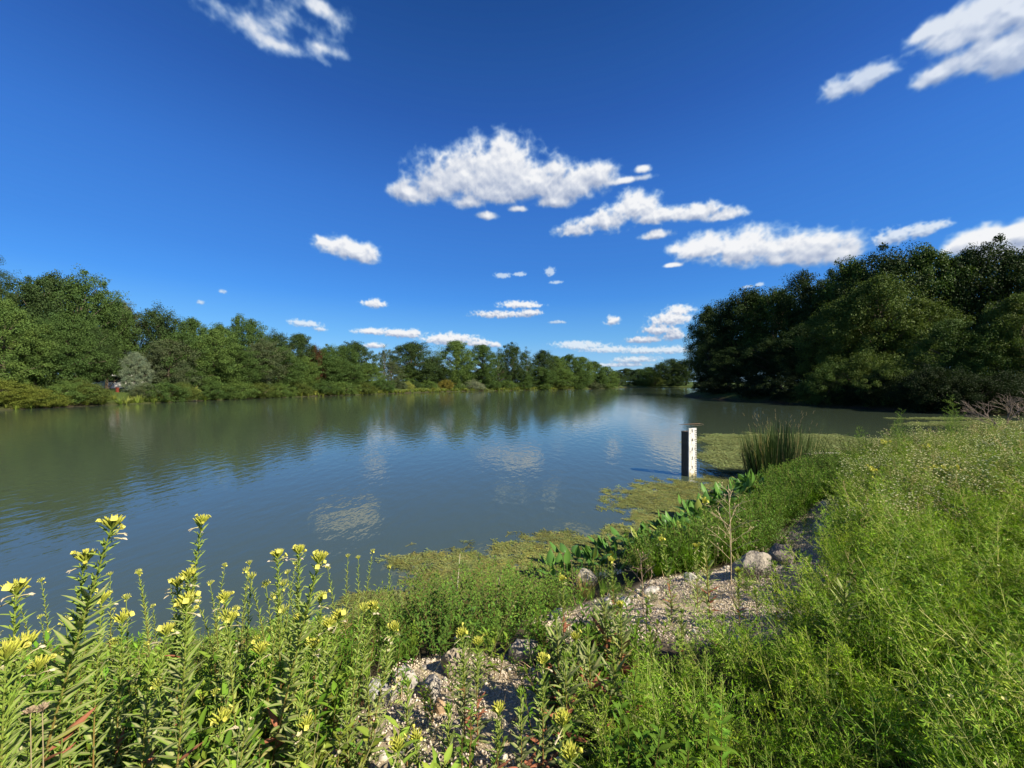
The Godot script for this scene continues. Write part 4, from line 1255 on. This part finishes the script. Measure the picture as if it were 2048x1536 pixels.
func _ready() -> void:
	rng.seed = 2024
	lumps.seed = 9
	lumps.frequency = 0.06
	var cam := Camera3D.new()
	cam.position = Vector3(0, 3.1, 0)
	cam.fov = 89.5
	cam.near = 0.05
	cam.far = 3000.0
	add_child(cam)
	cam.current = true
	var we := WorldEnvironment.new()
	var env := Environment.new()
	env.background_mode = Environment.BG_SKY
	env.sky = build_sky()
	env.tonemap_mode = Environment.TONE_MAPPER_LINEAR
	env.tonemap_exposure = EXPOSURE
	env.sdfgi_enabled = true
	env.ssao_enabled = true
	env.ssil_enabled = true
	we.environment = env
	add_child(we)
	var sun := DirectionalLight3D.new()
	sun.light_energy = 1.55
	sun.light_color = Color(1.0, 0.955, 0.87)
	sun.light_angular_distance = 0.5
	sun.shadow_enabled = true
	sun.look_at_from_position(Vector3.ZERO, -sun_dir)
	add_child(sun)
	build_ground()
	build_water()
	for kind in ["oak", "oak", "oak", "maple", "maple", "maple", "poplar", "pine", "sparse", "sparse", "bush", "bush"]:
		grow(kind, 100 + crowns.size() * 7 + (crowns[kind].size() if crowns.has(kind) else 0))
	grove("at the back of the left bank", "trees behind the left bank", [
		["pine", "dark", -87.2, -66, 23.3, 5.5, "dark green pointed evergreen tree, first from left"],
		["oak", "dark", -87.1, -70, 20.7, 5.3, "dark green broad domed tree, second from left"],
		["oak", "dark", -81.1, -68, 21.4, 6.2, "dark green broad domed tree, third from left"],
		["oak", "mid", -77.6, -70, 21.8, 5.8, "green broad domed tree, fourth from left"],
		["oak", "mid", -77.5, -74, 19.3, 5, "green broad domed tree, fifth from left"],
		["oak", "grey", -78.1, -78, 18.3, 4.7, "grey-green broad domed tree, sixth from left"],
		["oak", "dark", -73.2, -80, 17.9, 6.6, "dark green broad domed tree, seventh from left"],
		["maple", "mid", -72.6, -88, 16.5, 6, "green oval leafy tree, eighth from left"],
		["oak", "mid", -67.8, -90, 15.7, 5.4, "green broad domed tree, ninth from left"],
		["poplar", "mid", -66.6, -94, 18.6, 3.9, "green slim tall tree, tenth from left"],
		["maple", "mid", -62.3, -92.5, 17.2, 4.9, "green oval leafy tree, eleventh from left"],
		["oak", "dark", -61.2, -100, 15.7, 6.8, "dark green broad domed tree, twelfth from left"],
		["maple", "dark", -59.1, -108, 15.7, 6.5, "dark green oval leafy tree, thirteenth from left"],
		["maple", "red", -56.2, -110, 12.5, 3.3, "!rust red small tree among green ones on the left bank skyline"],
		["oak", "mid", -56.9, -118, 13.5, 5.3, "green broad domed tree, fifteenth from left"],
		["maple", "mid", -54.2, -124, 13.8, 6.6, "green oval leafy tree, sixteenth from left"],
		["oak", "dark", -53.1, -132, 16.1, 7.5, "dark green broad domed tree, seventeenth from left"],
		["sparse", "grey", -49.9, -150, 16.9, 5.7, "grey-green thin-crowned loose tree, eighteenth from left"],
		["oak", "dark", -41.7, -160, 19.2, 12.1, "dark green broad domed tree, nineteenth from left"],
		["oak", "dark", -34.3, -168, 13.4, 7.6, "dark green broad domed tree, twentieth from left"],
		["maple", "light", -25.6, -177, 21.7, 12, "light green oval leafy tree, twenty-first from left"],
		["maple", "mid", -14.2, -186, 20.8, 11.2, "green oval leafy tree, twenty-second from left"],
		["pine", "dark", -6.5, -194, 19.5, 8.8, "dark green pointed evergreen tree, twenty-third from left"],
		["oak", "dark", 0, -201, 23.2, 9.1, "dark green broad domed tree, twenty-fourth from left"],
		["pine", "dark", 7.6, -209, 21.8, 7.3, "dark green pointed evergreen tree, twenty-fifth from left"],
		["maple", "dark", 17.3, -219.5, 21, 9.9, "dark green oval leafy tree, twenty-sixth from left"],
		["maple", "light", 25.4, -228.5, 18.5, 10.3, "light green oval leafy tree, twenty-seventh from left"],
		["oak", "mid", 34.1, -238, 20.1, 10.8, "green broad domed tree, twenty-eighth from left"],
		["maple", "light", 45.2, -250, 19.4, 11.3, "light green oval leafy tree, twenty-ninth from left"],
		["maple", "mid", 56.1, -262, 17.1, 9.9, "green oval leafy tree, thirtieth from left"],
		["maple", "light", 67.3, -277.5, 14.3, 8.4, "light green oval leafy tree, thirty-first from left"],
		["maple", "mid", 85.9, -326.5, 12.7, 7.4, "green oval leafy tree, thirty-second from left"],
	])
	grove("at the front of the left bank", "trees along the left bank", [
		["maple", "light", -70.3, -54, 13.4, 4.5, "light green oval leafy tree, first from left"],
		["oak", "mid", -70, -57, 11.1, 3.9, "green broad domed tree, second from left"],
		["maple", "mid", -69.2, -60, 12.6, 5, "green oval leafy tree, third from left"],
		["oak", "dark", -71.9, -66, 11.2, 4, "dark green broad domed tree, fourth from left"],
		["maple", "silver", -64.8, -67, 7.2, 2.2, "!silvery white leaved tree standing beside the gap with the white house"],
		["maple", "grey", -64, -72, 10, 4.9, "grey-green oval leafy tree, sixth from left"],
		["maple", "mid", -63.6, -76, 12, 5.7, "green oval leafy tree, seventh from left"],
		["maple", "light", -61.8, -80, 13.2, 6, "light green oval leafy tree, eighth from left"],
		["oak", "mid", -60, -84, 10.6, 5.7, "green broad domed tree, ninth from left"],
		["oak", "grey", -58.5, -90, 12.3, 5.4, "grey-green broad domed tree, tenth from left"],
		["maple", "mid", -56.9, -95, 11.1, 5.7, "green oval leafy tree, eleventh from left"],
		["maple", "light", -56.2, -104, 9.2, 5.5, "light green oval leafy tree, twelfth from left"],
		["maple", "mid", -54, -112, 10.6, 6.8, "green oval leafy tree, thirteenth from left"],
		["oak", "mid", -50.4, -117, 9.6, 6.2, "green broad domed tree, fourteenth from left"],
		["maple", "light", -47.7, -128, 8.5, 6.4, "light green oval leafy tree, fifteenth from left"],
		["sparse", "grey", -43.7, -140, 9.4, 7.4, "grey-green thin-crowned loose tree, sixteenth from left"],
		["maple", "light", -41.5, -154, 9.1, 5.8, "light green oval leafy tree, seventeenth from left"],
		["oak", "dark", -37, -162, 7.5, 5.6, "dark green broad domed tree, eighteenth from left"],
		["maple", "mid", -30.8, -172, 8.8, 6.5, "green oval leafy tree, nineteenth from left"],
		["oak", "dark", -22.1, -182, 9, 7.7, "dark green broad domed tree, twentieth from left"],
		["oak", "grey", -14.5, -190, 10.1, 8, "grey-green broad domed tree, twenty-first from left"],
		["maple", "mid", -5.6, -198, 9.7, 7.5, "green oval leafy tree, twenty-second from left"],
		["maple", "mid", 4.7, -204, 9.6, 7.7, "green oval leafy tree, twenty-third from left"],
		["oak", "mid", 15.1, -209, 11.2, 9.5, "green broad domed tree, twenty-fourth from left"],
		["maple", "light", 28.3, -223.5, 11.5, 10.1, "light green oval leafy tree, twenty-fifth from left"],
		["maple", "mid", 42.6, -239, 11.2, 9, "green oval leafy tree, twenty-sixth from left"],
		["maple", "mid", 58.1, -256, 9.5, 7.7, "green oval leafy tree, twenty-seventh from left"],
		["maple", "light", 70.4, -270, 7.4, 6.1, "light green oval leafy tree, twenty-eighth from left"],
	])
	grove("on the left bank waterline", "shrubs along the left bank waterline", [
		["bush", "yellow", -63.7, -47.5, 2.9, 3.9, "yellow-green shrub, first from left"],
		["bush", "yellow", -61.6, -49.5, 2.9, 4.1, "yellow-green shrub, second from left"],
		["bush", "light", -61.8, -53, 3.4, 3.6, "light green shrub, third from left"],
		["bush", "olive", -61.5, -55.5, 3.5, 3.9, "olive green shrub, fourth from left"],
		["bush", "grey", -60.8, -64, 3, 2.4, "grey-green shrub, fifth from left"],
		["bush", "mid", -59.1, -66, 3.4, 3.5, "green shrub, sixth from left"],
		["bush", "olive", -58.9, -69, 3.3, 3.1, "olive green shrub, seventh from left"],
		["bush", "lime", -58.6, -72, 2.5, 1.5, "!small pale lime shrub at the waterline below the left bank trees"],
		["bush", "mid", -58.1, -74.5, 3.8, 4.5, "green shrub, ninth from left"],
		["bush", "light", -57.2, -80, 4.2, 5.4, "light green shrub, tenth from left"],
		["bush", "olive", -55.6, -85.5, 3.5, 3.9, "olive green shrub, eleventh from left"],
		["bush", "light", -54, -89.5, 3.6, 4.1, "light green shrub, twelfth from left"],
		["bush", "olive", -52.5, -96, 3.7, 4.3, "olive green shrub, thirteenth from left"],
		["bush", "mid", -50.5, -102, 3.8, 4.6, "green shrub, fourteenth from left"],
		["bush", "light", -47.2, -108, 3.6, 4.1, "light green shrub, fifteenth from left"],
		["bush", "olive", -44.4, -115, 3.7, 4.3, "olive green shrub, sixteenth from left"],
		["bush", "mid", -41.8, -125, 3.9, 4.7, "green shrub, seventeenth from left"],
		["bush", "grey", -39.9, -138, 3.7, 4.2, "grey-green shrub, eighteenth from left"],
		["bush", "lime", -37.7, -142, 3.1, 2.8, "pale lime shrub, nineteenth from left"],
		["bush", "dark", -36.2, -146, 3, 2.4, "dark green shrub, twentieth from left"],
		["bush", "light", -32.8, -155, 3.9, 4.7, "light green shrub, twenty-first from left"],
		["bush", "orange", -27.6, -163, 4.1, 3.9, "!orange-yellow shrub at the waterline midway along the far left bank"],
		["bush", "light", -23.1, -167, 3.2, 3, "light green shrub, twenty-third from left"],
		["bush", "white", -16.5, -173, 4.8, 5.7, "!white-tufted shrub at the waterline right of the orange-yellow shrub"],
		["bush", "mid", -9.2, -182, 4, 4.9, "green shrub, twenty-fifth from left"],
		["bush", "light", -2.2, -190, 4.1, 5.2, "light green shrub, twenty-sixth from left"],
		["bush", "mid", 6.6, -198, 4.2, 5.4, "green shrub, twenty-seventh from left"],
		["bush", "light", 16.2, -206, 4.2, 5.6, "light green shrub, twenty-eighth from left"],
		["bush", "olive", 26.9, -217.5, 4.4, 5.9, "olive green shrub, twenty-ninth from left"],
		["bush", "mid", 39, -230.5, 4.4, 5.9, "green shrub, thirtieth from left"],
		["bush", "grey", 52.6, -245.5, 4.2, 5.6, "grey-green shrub, thirty-first from left"],
		["bush", "light", 63.5, -257.5, 4, 5.1, "light green shrub, thirty-second from left"],
	])
	grove("on the far shore", "trees at the far end of the lake", [
		["maple", "dark", 82.1, -300, 11.2, 7.7, "dark green oval leafy tree, first from left"],
		["oak", "dark", 129.4, -440, 17.6, 19.9, "dark green broad domed tree, second from left"],
		["bush", "dark", 110.2, -350, 9.6, 11.6, "dark green shrub, third from left"],
		["oak", "dark", 142, -430, 16.8, 19.5, "dark green broad domed tree, fourth from left"],
		["bush", "mid", 115.9, -344, 6.8, 9.3, "green shrub, fifth from left"],
		["maple", "mid", 124.4, -352, 17.2, 12.2, "green oval leafy tree, sixth from left"],
		["bush", "olive", 126.9, -344, 8.7, 10.4, "olive green shrub, seventh from left"],
		["oak", "dark", 134.6, -350, 20.9, 12.2, "dark green broad domed tree, eighth from left"],
		["maple", "dark", 145.8, -352, 24.8, 14.9, "dark green oval leafy tree, ninth from left"],
		["bush", "dark", 143.9, -342, 9.5, 12.9, "dark green shrub, tenth from left"],
		["oak", "dark", 156.3, -348, 25.4, 15.8, "dark green broad domed tree, eleventh from left"],
	])
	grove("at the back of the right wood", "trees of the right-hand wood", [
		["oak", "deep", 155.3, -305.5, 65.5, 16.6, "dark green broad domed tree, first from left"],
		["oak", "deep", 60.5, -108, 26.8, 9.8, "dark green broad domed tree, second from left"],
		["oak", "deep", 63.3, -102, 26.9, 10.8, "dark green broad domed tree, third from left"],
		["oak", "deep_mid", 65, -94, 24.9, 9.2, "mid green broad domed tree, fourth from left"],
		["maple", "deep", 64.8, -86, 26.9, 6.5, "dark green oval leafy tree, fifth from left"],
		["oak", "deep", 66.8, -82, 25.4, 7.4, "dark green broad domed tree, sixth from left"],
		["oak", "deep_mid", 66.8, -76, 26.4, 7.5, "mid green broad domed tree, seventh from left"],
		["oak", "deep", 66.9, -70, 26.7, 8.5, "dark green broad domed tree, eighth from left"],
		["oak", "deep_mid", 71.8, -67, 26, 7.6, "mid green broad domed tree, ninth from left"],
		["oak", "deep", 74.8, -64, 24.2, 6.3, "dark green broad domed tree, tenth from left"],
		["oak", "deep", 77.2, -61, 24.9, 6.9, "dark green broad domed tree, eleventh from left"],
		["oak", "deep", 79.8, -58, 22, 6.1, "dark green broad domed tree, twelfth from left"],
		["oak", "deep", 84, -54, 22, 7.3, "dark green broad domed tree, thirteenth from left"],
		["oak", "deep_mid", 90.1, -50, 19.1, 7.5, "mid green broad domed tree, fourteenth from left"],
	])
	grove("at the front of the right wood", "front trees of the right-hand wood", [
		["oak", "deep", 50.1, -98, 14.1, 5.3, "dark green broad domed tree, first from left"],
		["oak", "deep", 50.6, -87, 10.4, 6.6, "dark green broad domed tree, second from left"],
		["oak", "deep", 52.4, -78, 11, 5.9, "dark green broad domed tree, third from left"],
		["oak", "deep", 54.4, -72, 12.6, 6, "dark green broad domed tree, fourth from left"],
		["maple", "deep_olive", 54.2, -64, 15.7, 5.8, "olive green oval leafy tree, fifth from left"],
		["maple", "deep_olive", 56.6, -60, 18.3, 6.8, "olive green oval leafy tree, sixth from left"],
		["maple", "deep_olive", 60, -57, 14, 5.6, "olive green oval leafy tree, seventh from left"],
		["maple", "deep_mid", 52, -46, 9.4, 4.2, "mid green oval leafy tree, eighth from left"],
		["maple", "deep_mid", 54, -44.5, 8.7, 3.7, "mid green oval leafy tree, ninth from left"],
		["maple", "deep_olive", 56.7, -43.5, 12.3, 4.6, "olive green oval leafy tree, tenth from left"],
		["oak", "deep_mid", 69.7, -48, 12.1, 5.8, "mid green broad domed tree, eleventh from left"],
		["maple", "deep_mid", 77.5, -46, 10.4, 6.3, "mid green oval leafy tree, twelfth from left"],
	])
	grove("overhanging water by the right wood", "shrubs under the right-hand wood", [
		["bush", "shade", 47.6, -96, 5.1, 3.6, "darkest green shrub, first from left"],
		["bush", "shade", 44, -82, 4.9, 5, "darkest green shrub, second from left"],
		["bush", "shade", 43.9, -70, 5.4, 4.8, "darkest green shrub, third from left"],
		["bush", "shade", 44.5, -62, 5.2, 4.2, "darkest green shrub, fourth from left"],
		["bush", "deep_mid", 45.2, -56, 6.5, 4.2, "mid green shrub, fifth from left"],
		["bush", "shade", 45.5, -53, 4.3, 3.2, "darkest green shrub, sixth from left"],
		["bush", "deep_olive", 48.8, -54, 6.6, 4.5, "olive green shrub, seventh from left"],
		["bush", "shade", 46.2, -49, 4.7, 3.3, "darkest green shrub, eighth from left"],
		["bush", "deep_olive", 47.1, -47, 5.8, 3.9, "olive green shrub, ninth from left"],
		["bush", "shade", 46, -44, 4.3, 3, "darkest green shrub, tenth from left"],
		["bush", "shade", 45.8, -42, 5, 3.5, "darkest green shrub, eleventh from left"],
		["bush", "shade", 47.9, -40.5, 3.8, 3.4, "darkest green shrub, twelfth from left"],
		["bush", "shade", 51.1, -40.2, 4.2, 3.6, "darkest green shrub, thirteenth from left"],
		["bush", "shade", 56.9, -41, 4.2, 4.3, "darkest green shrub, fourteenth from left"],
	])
	build_house()
	# rocks
	var pale := Color(0.50, 0.45, 0.37)
	rock(0.10, -2.98, Vector3(0.14, 0.10, 0.09), pale, 0.4, 1, "pale rock under the bright leafy shrub at the back of the gravel hollow")
	rock(-0.52, -2.50, Vector3(0.065, 0.075, 0.12), Color(0.54, 0.49, 0.41), 0.3, 2, "white streaked rock in the middle of the gravel hollow")
	rock(-0.42, -2.80, Vector3(0.09, 0.12, 0.12), Color(0.45, 0.38, 0.28), 1.0, 3, "tan sloping rock below the leafy shrub")
	rock(-0.89, -2.52, Vector3(0.09, 0.075, 0.085), Color(0.50, 0.49, 0.46), 0.0, 4, "grey rock at the left end of the gravel hollow")
	rock(-0.72, -2.62, Vector3(0.10, 0.09, 0.085), Color(0.50, 0.47, 0.42), 0.8, 5, "white rock behind the streaked rock under the dark shrub")
	rock(-0.43, -2.29, Vector3(0.045, 0.05, 0.04), Color(0.48, 0.33, 0.20), 0.2, 6, "small orange-brown stone below the streaked rock")
	rock(-0.30, -2.14, Vector3(0.05, 0.035, 0.04), Color(0.55, 0.47, 0.36), 0.9, 7, "small tan stone in front of the budding pair of primroses")
	rock(-0.27, -2.04, Vector3(0.045, 0.045, 0.05), Color(0.58, 0.50, 0.40), 0.1, 8, "small flat tan stone nearest the foot of the gravel")
	rock(-0.55, -2.0, Vector3(0.05, 0.04, 0.04), Color(0.36, 0.34, 0.32), 0.6, 9, "dark grey stone low in the gravel hollow")
	rock(-0.78, -2.44, Vector3(0.06, 0.06, 0.05), Color(0.5, 0.46, 0.40), 0.6, 16, "small white stone right of the grey rock")
	rock(1.14, -5.75, Vector3(0.19, 0.16, 0.14), Color(0.56, 0.52, 0.42), 0.5, 10, "rounded rock at the waterline beside the first water plants", 0.2)
	rock(2.62, -4.22, Vector3(0.20, 0.16, 0.16), Color(0.42, 0.38, 0.32), 0.3, 11, "large grey boulder behind the gravel spit", 0.25)
	rock(1.17, -4.05, Vector3(0.09, 0.07, 0.07), Color(0.72, 0.69, 0.62), 0.9, 12, "white stone in the middle of the gravel spit")
	rock(1.05, -4.25, Vector3(0.06, 0.05, 0.05), Color(0.66, 0.62, 0.55), 1.9, 17, "small white stone left of the white stone on the spit")
	rock(1.55, -4.35, Vector3(0.11, 0.06, 0.08), Color(0.68, 0.64, 0.58), 0.2, 13, "flat white stone at the back edge of the gravel spit")
	rock(2.05, -4.45, Vector3(0.08, 0.06, 0.06), Color(0.64, 0.61, 0.56), 0.2, 18, "pale stone left of the large grey boulder")
	rock(3.35, -4.75, Vector3(0.22, 0.13, 0.16), Color(0.30, 0.26, 0.22), 0.7, 14, "dark brown boulder right of the large grey boulder")
	rock(5.1, -6.1, Vector3(0.20, 0.12, 0.14), Color(0.62, 0.58, 0.52), 0.5, 15, "pale rock on the stony strip up the bank")
	rock(4.5, -5.6, Vector3(0.13, 0.10, 0.10), Color(0.55, 0.51, 0.45), 1.5, 19, "grey rock low on the stony strip up the bank")
	rock(5.6, -6.9, Vector3(0.15, 0.09, 0.12), Color(0.50, 0.46, 0.41), 1.1, 20, "grey rock at the top of the stony strip up the bank")
	rock(0.45, -3.9, Vector3(0.10, 0.07, 0.08), Color(0.64, 0.61, 0.55), 1.1, 21, "pale rock at the left end of the gravel spit")
	build_gauge()
	build_shore_things()
	build_water_plants()
	build_floating_weed()
	build_shrubs()
	build_feathery()
	primrose_pieces()
	var rows := [
		[-1.73, -1.25, -1.60, 2.44, 1, 4, 0.1, "evening primrose with pale head left of the tallest one, against the water"],
		[-1.70, -1.30, -1.34, 2.63, 1.35, 5, 0.25, "tallest evening primrose on the left, red stemmed and leaning right"],
		[-1.59, -1.38, -1.52, 2.48, 0.6, 4, 0, "slim evening primrose close behind the tallest one on the left"],
		[-1.57, -1.75, -1.40, 2.48, 0.9, 3, 0.15, "tall slender evening primrose standing alone against the water"],
		[-1.53, -1.70, -1.42, 2.26, 0.7, 3, 0.1, "short evening primrose just left of the tall slender one"],
		[-1.63, -1.75, -1.51, 2.20, 0.6, 2, 0.1, "thin evening primrose with one open flower beside the tall slender one"],
		[-1.19, -1.30, -1.09, 2.37, 1.1, 6, 0.6, "evening primrose with the largest yellow blooms and reddened lower leaves"],
		[-1.15, -1.95, -1.18, 2.24, 0.7, 4, 0.1, "left one of two close evening primroses with small round heads"],
		[-1.13, -2.00, -1.10, 2.24, 0.7, 4, 0.1, "right one of two close evening primroses with small round heads"],
		[-1.02, -1.55, -0.77, 2.40, 1.15, 5, 0.15, "leaning evening primrose with drooping spent blooms right of the pair"],
		[-1.45, -1.90, -1.41, 2.05, 0.7, 3, 0.1, "evening primrose with one yellow head left of the close pair"],
		[-1.35, -1.75, -1.27, 2.04, 0.8, 4, 0.15, "low bushy evening primrose below the one yellow head"],
		[-1.09, -2.05, -1.01, 1.97, 0.7, 4, 0.1, "evening primrose with round head right of the drooping blooms"],
		[-0.86, -1.70, -0.76, 2.08, 0.8, 5, 0.15, "pale flowered evening primrose above the reddest low leaves"],
		[-0.84, -2.00, -0.72, 1.95, 0.8, 4, 0.1, "leaning evening primrose left of the leafy shore shrub"],
		[-0.74, -2.00, -0.61, 1.84, 0.8, 3, 0.1, "evening primrose leaning in front of the leafy shore shrub"],
		[-0.97, -1.90, -0.90, 1.92, 0.7, 3, 0.2, "small evening primrose low between two leaning ones"],
		[-0.25, -2.00, -0.26, 1.81, 0.85, 3, 0.45, "left one of two budding evening primroses on the gravel with red leaves"],
		[-0.18, -2.05, -0.18, 1.73, 0.85, 1, 0.5, "right one of two budding evening primroses on the gravel with red leaves"],
		[0.14, -1.75, 0.14, 1.85, 0.9, 3, 0.15, "evening primrose right of the gravel hollow beside a pale rock"],
		[0.20, -1.30, 0.17, 1.97, 0.5, 3, 0.1, "short evening primrose with two bright open flowers at the bottom edge"],
		[-0.06, -1.70, -0.06, 1.67, 0.7, 2, 0.1, "small green evening primrose in the shaded gravel hollow"],
		[0.19, -1.20, 0.18, 1.95, 0.5, 2, 0.1, "lowest evening primrose at the bottom edge right of the gravel"],
		[0.41, -3.10, 0.40, 1.54, 0.9, 3, 0.4, "evening primrose beside the dry grass tuft near the shore"],
		[0.27, -2.30, 0.26, 1.71, 1.6, 0, 0.5, "dark leafy evening primrose without flowers left of two similar ones"],
		[0.36, -2.20, 0.36, 1.66, 1.6, 1, 0.6, "short dark evening primrose with red base leaves"],
		[0.63, -2.60, 0.61, 1.69, 1.6, 0, 0.5, "dark narrow evening primrose without flowers on the gravel spit"],
		[0.71, -2.50, 0.70, 1.67, 1.6, 1, 0.6, "dark evening primrose with red lower leaves at the edge of the spit"],
		[0.96, -3.60, 0.92, 1.46, 0.9, 4, 0.2, "evening primrose in front of the broad leaved water plants"],
		[1.69, -3.30, 1.64, 2.10, 1, 4, 0.15, "tallest evening primrose in front of the water gauge"],
		[1.40, -3.40, 1.31, 1.73, 0.9, 3, 0.15, "evening primrose left of the tallest one by the gauge"],
		[1.72, -3.60, 1.71, 1.59, 0.8, 2, 0.1, "evening primrose half hidden behind the tallest one by the gauge"],
		[1.83, -3.10, 1.81, 1.60, 0.8, 3, 0.2, "evening primrose in front of the large grey boulder"],
		[2.18, -3.20, 2.17, 1.61, 0.8, 0, 0.1, "green evening primrose without flowers right of the boulder"],
		[2.02, -3.20, 2.01, 1.38, 0.6, 0, 0.1, "small green evening primrose below the boulder"],
		[-0.40, -1.65, -0.41, 1.59, 0.6, 2, 0.1, "low evening primrose with one open flower at the foot of the gravel"],
		[-0.82, -1.50, -0.80, 1.78, 0.7, 2, 0.2, "low evening primrose between leafy weeds left of the gravel"],
		[-0.44, -1.45, -0.43, 1.74, 0.6, 2, 0.1, "low evening primrose at the bottom edge of the gravel"],
		[-1.51, -1.12, -1.41, 2.35, 0.9, 3, 0.1, "short evening primrose below the one nearest the left edge"],
		[-1.33, -0.98, -1.28, 2.42, 0.9, 3, 0.1, "evening primrose with big yellow flower cut by the left edge"],
		[-1.62, -1.25, -1.53, 2.19, 0.8, 2, 0.1, "low evening primrose among weeds near the left edge"],
		[-1.67, -1.55, -1.64, 2.24, 0.9, 3, 0.1, "evening primrose just right of the tallest one on the left"],
		[-1.71, -1.65, -1.66, 2.10, 0.8, 3, 0.1, "leafy evening primrose between the tall ones on the left"],
		[-0.94, -1.20, -0.90, 2.06, 0.9, 4, 0.2, "low evening primrose flowering near the bottom left"],
		[-0.97, -1.75, -0.90, 1.92, 0.8, 2, 0.2, "evening primrose with red leaf behind the leaning one"],
		[-1.13, -2.00, -1.09, 1.89, 0.6, 3, 0.1, "thin evening primrose below the close pair"],
		[-1.52, -1.60, -1.43, 2.08, 0.8, 3, 0.2, "leafy evening primrose left of the largest blooms"],
		[-1.10, -1.60, -1.04, 2.00, 0.9, 2, 0.2, "evening primrose hidden low left of the leaning one"],
		[5.95, -6.40, 5.93, 1.66, 0.9, 4, 0.1, "evening primrose left of a group on the right-hand slope"],
		[7.33, -7.60, 7.30, 1.92, 1, 4, 0.1, "tallest evening primrose on the right-hand slope with orange-yellow blooms"],
		[7.71, -7.20, 7.69, 1.90, 0.9, 3, 0.1, "evening primrose standing behind the group on the right-hand slope"],
		[6.41, -6.00, 6.39, 1.74, 0.8, 4, 0.1, "left bloom of three evening primroses on the right-hand slope"],
		[6.75, -6.10, 6.74, 1.72, 0.8, 4, 0.1, "middle bloom of three evening primroses on the right-hand slope"],
		[6.88, -6.00, 6.87, 1.75, 0.8, 4, 0.1, "right bloom of three evening primroses on the right-hand slope"],
		[5.87, -6.20, 5.86, 1.52, 0.7, 3, 0.1, "small evening primrose below the left one on the right-hand slope"],
		[2.16, -2.50, 2.14, 1.90, 1.5, 0, 0, "tall narrow leaved green plant beside the right end of the gravel"],
		[3.58, -3.60, 3.56, 1.74, 1.3, 0, 0, "green budding plant on the slope above the gravel spit"],
		[-0.73, -1.95, -0.73, 1.63, 1, 0, 0.2, "leafy green stalk without flowers at the left edge of the gravel hollow"],
		[-0.88, -1.60, -0.85, 1.92, 1.1, 0, 0.45, "reddened leafy stalk without flowers in the left foreground"],
		[-0.84, -1.50, -0.82, 1.88, 1.2, 0, 0.7, "reddest leafy stalk in the left foreground beside the leaning primrose"],
		[-0.68, -1.60, -0.69, 1.80, 1.1, 0, 0.65, "leafy stalk with red base leaves nearest the gravel on the left"],
		[-0.47, -1.75, -0.47, 1.74, 0.9, 0, 0.1, "dark green leafy stalk standing in the middle of the gravel hollow"],
		[-0.26, -1.65, -0.27, 1.71, 0.9, 0, 0.55, "short leafy stalk with red leaves in front of the budding pair"],
		[0.04, -1.75, 0.04, 1.70, 0.9, 0, 0.1, "dark leafy stalk in the shaded part of the gravel hollow"],
		[0.27, -1.90, 0.26, 1.76, 1.6, 0, 0.5, "bushy dark stalk with red leaves at the right edge of the hollow"],
		[0.43, -2.10, 0.41, 1.75, 1.6, 0, 0.5, "tall dark leafy stalk among the red leaved group right of the hollow"],
		[0.53, -1.95, 0.51, 1.75, 1.6, 0, 0.6, "lower dark leafy stalk among the red leaved group right of the hollow"],
		[0.90, -2.50, 0.89, 1.51, 1, 0, 0.2, "leafy stalk at the front edge of the gravel spit"],
		[1.24, -2.80, 1.23, 1.45, 1, 0, 0.1, "leafy stalk in front of the middle of the gravel spit"],
		[1.48, -2.70, 1.47, 1.47, 1, 0, 0.1, "leafy stalk in front of the right half of the gravel spit"],
		[1.91, -2.60, 1.90, 1.52, 0.9, 0, 0, "leafy stalk near the right end of the gravel spit"],
		[-1.39, -1.40, -1.31, 2.08, 1.1, 0, 0.2, "leafy stalk without flowers behind the weeds at lower left"],
		[-0.97, -1.35, -0.91, 2.01, 1.2, 0, 0.4, "leafy stalk between the largest blooms and the leaning primrose"],
		[-1.41, -1.05, -1.36, 2.24, 1.2, 0, 0.1, "broad leaved stalk in the lower left corner"],
	]
	for k in rows.size():
		primrose(rows[k], k)
	build_slender_primroses()
	build_ground_cover()
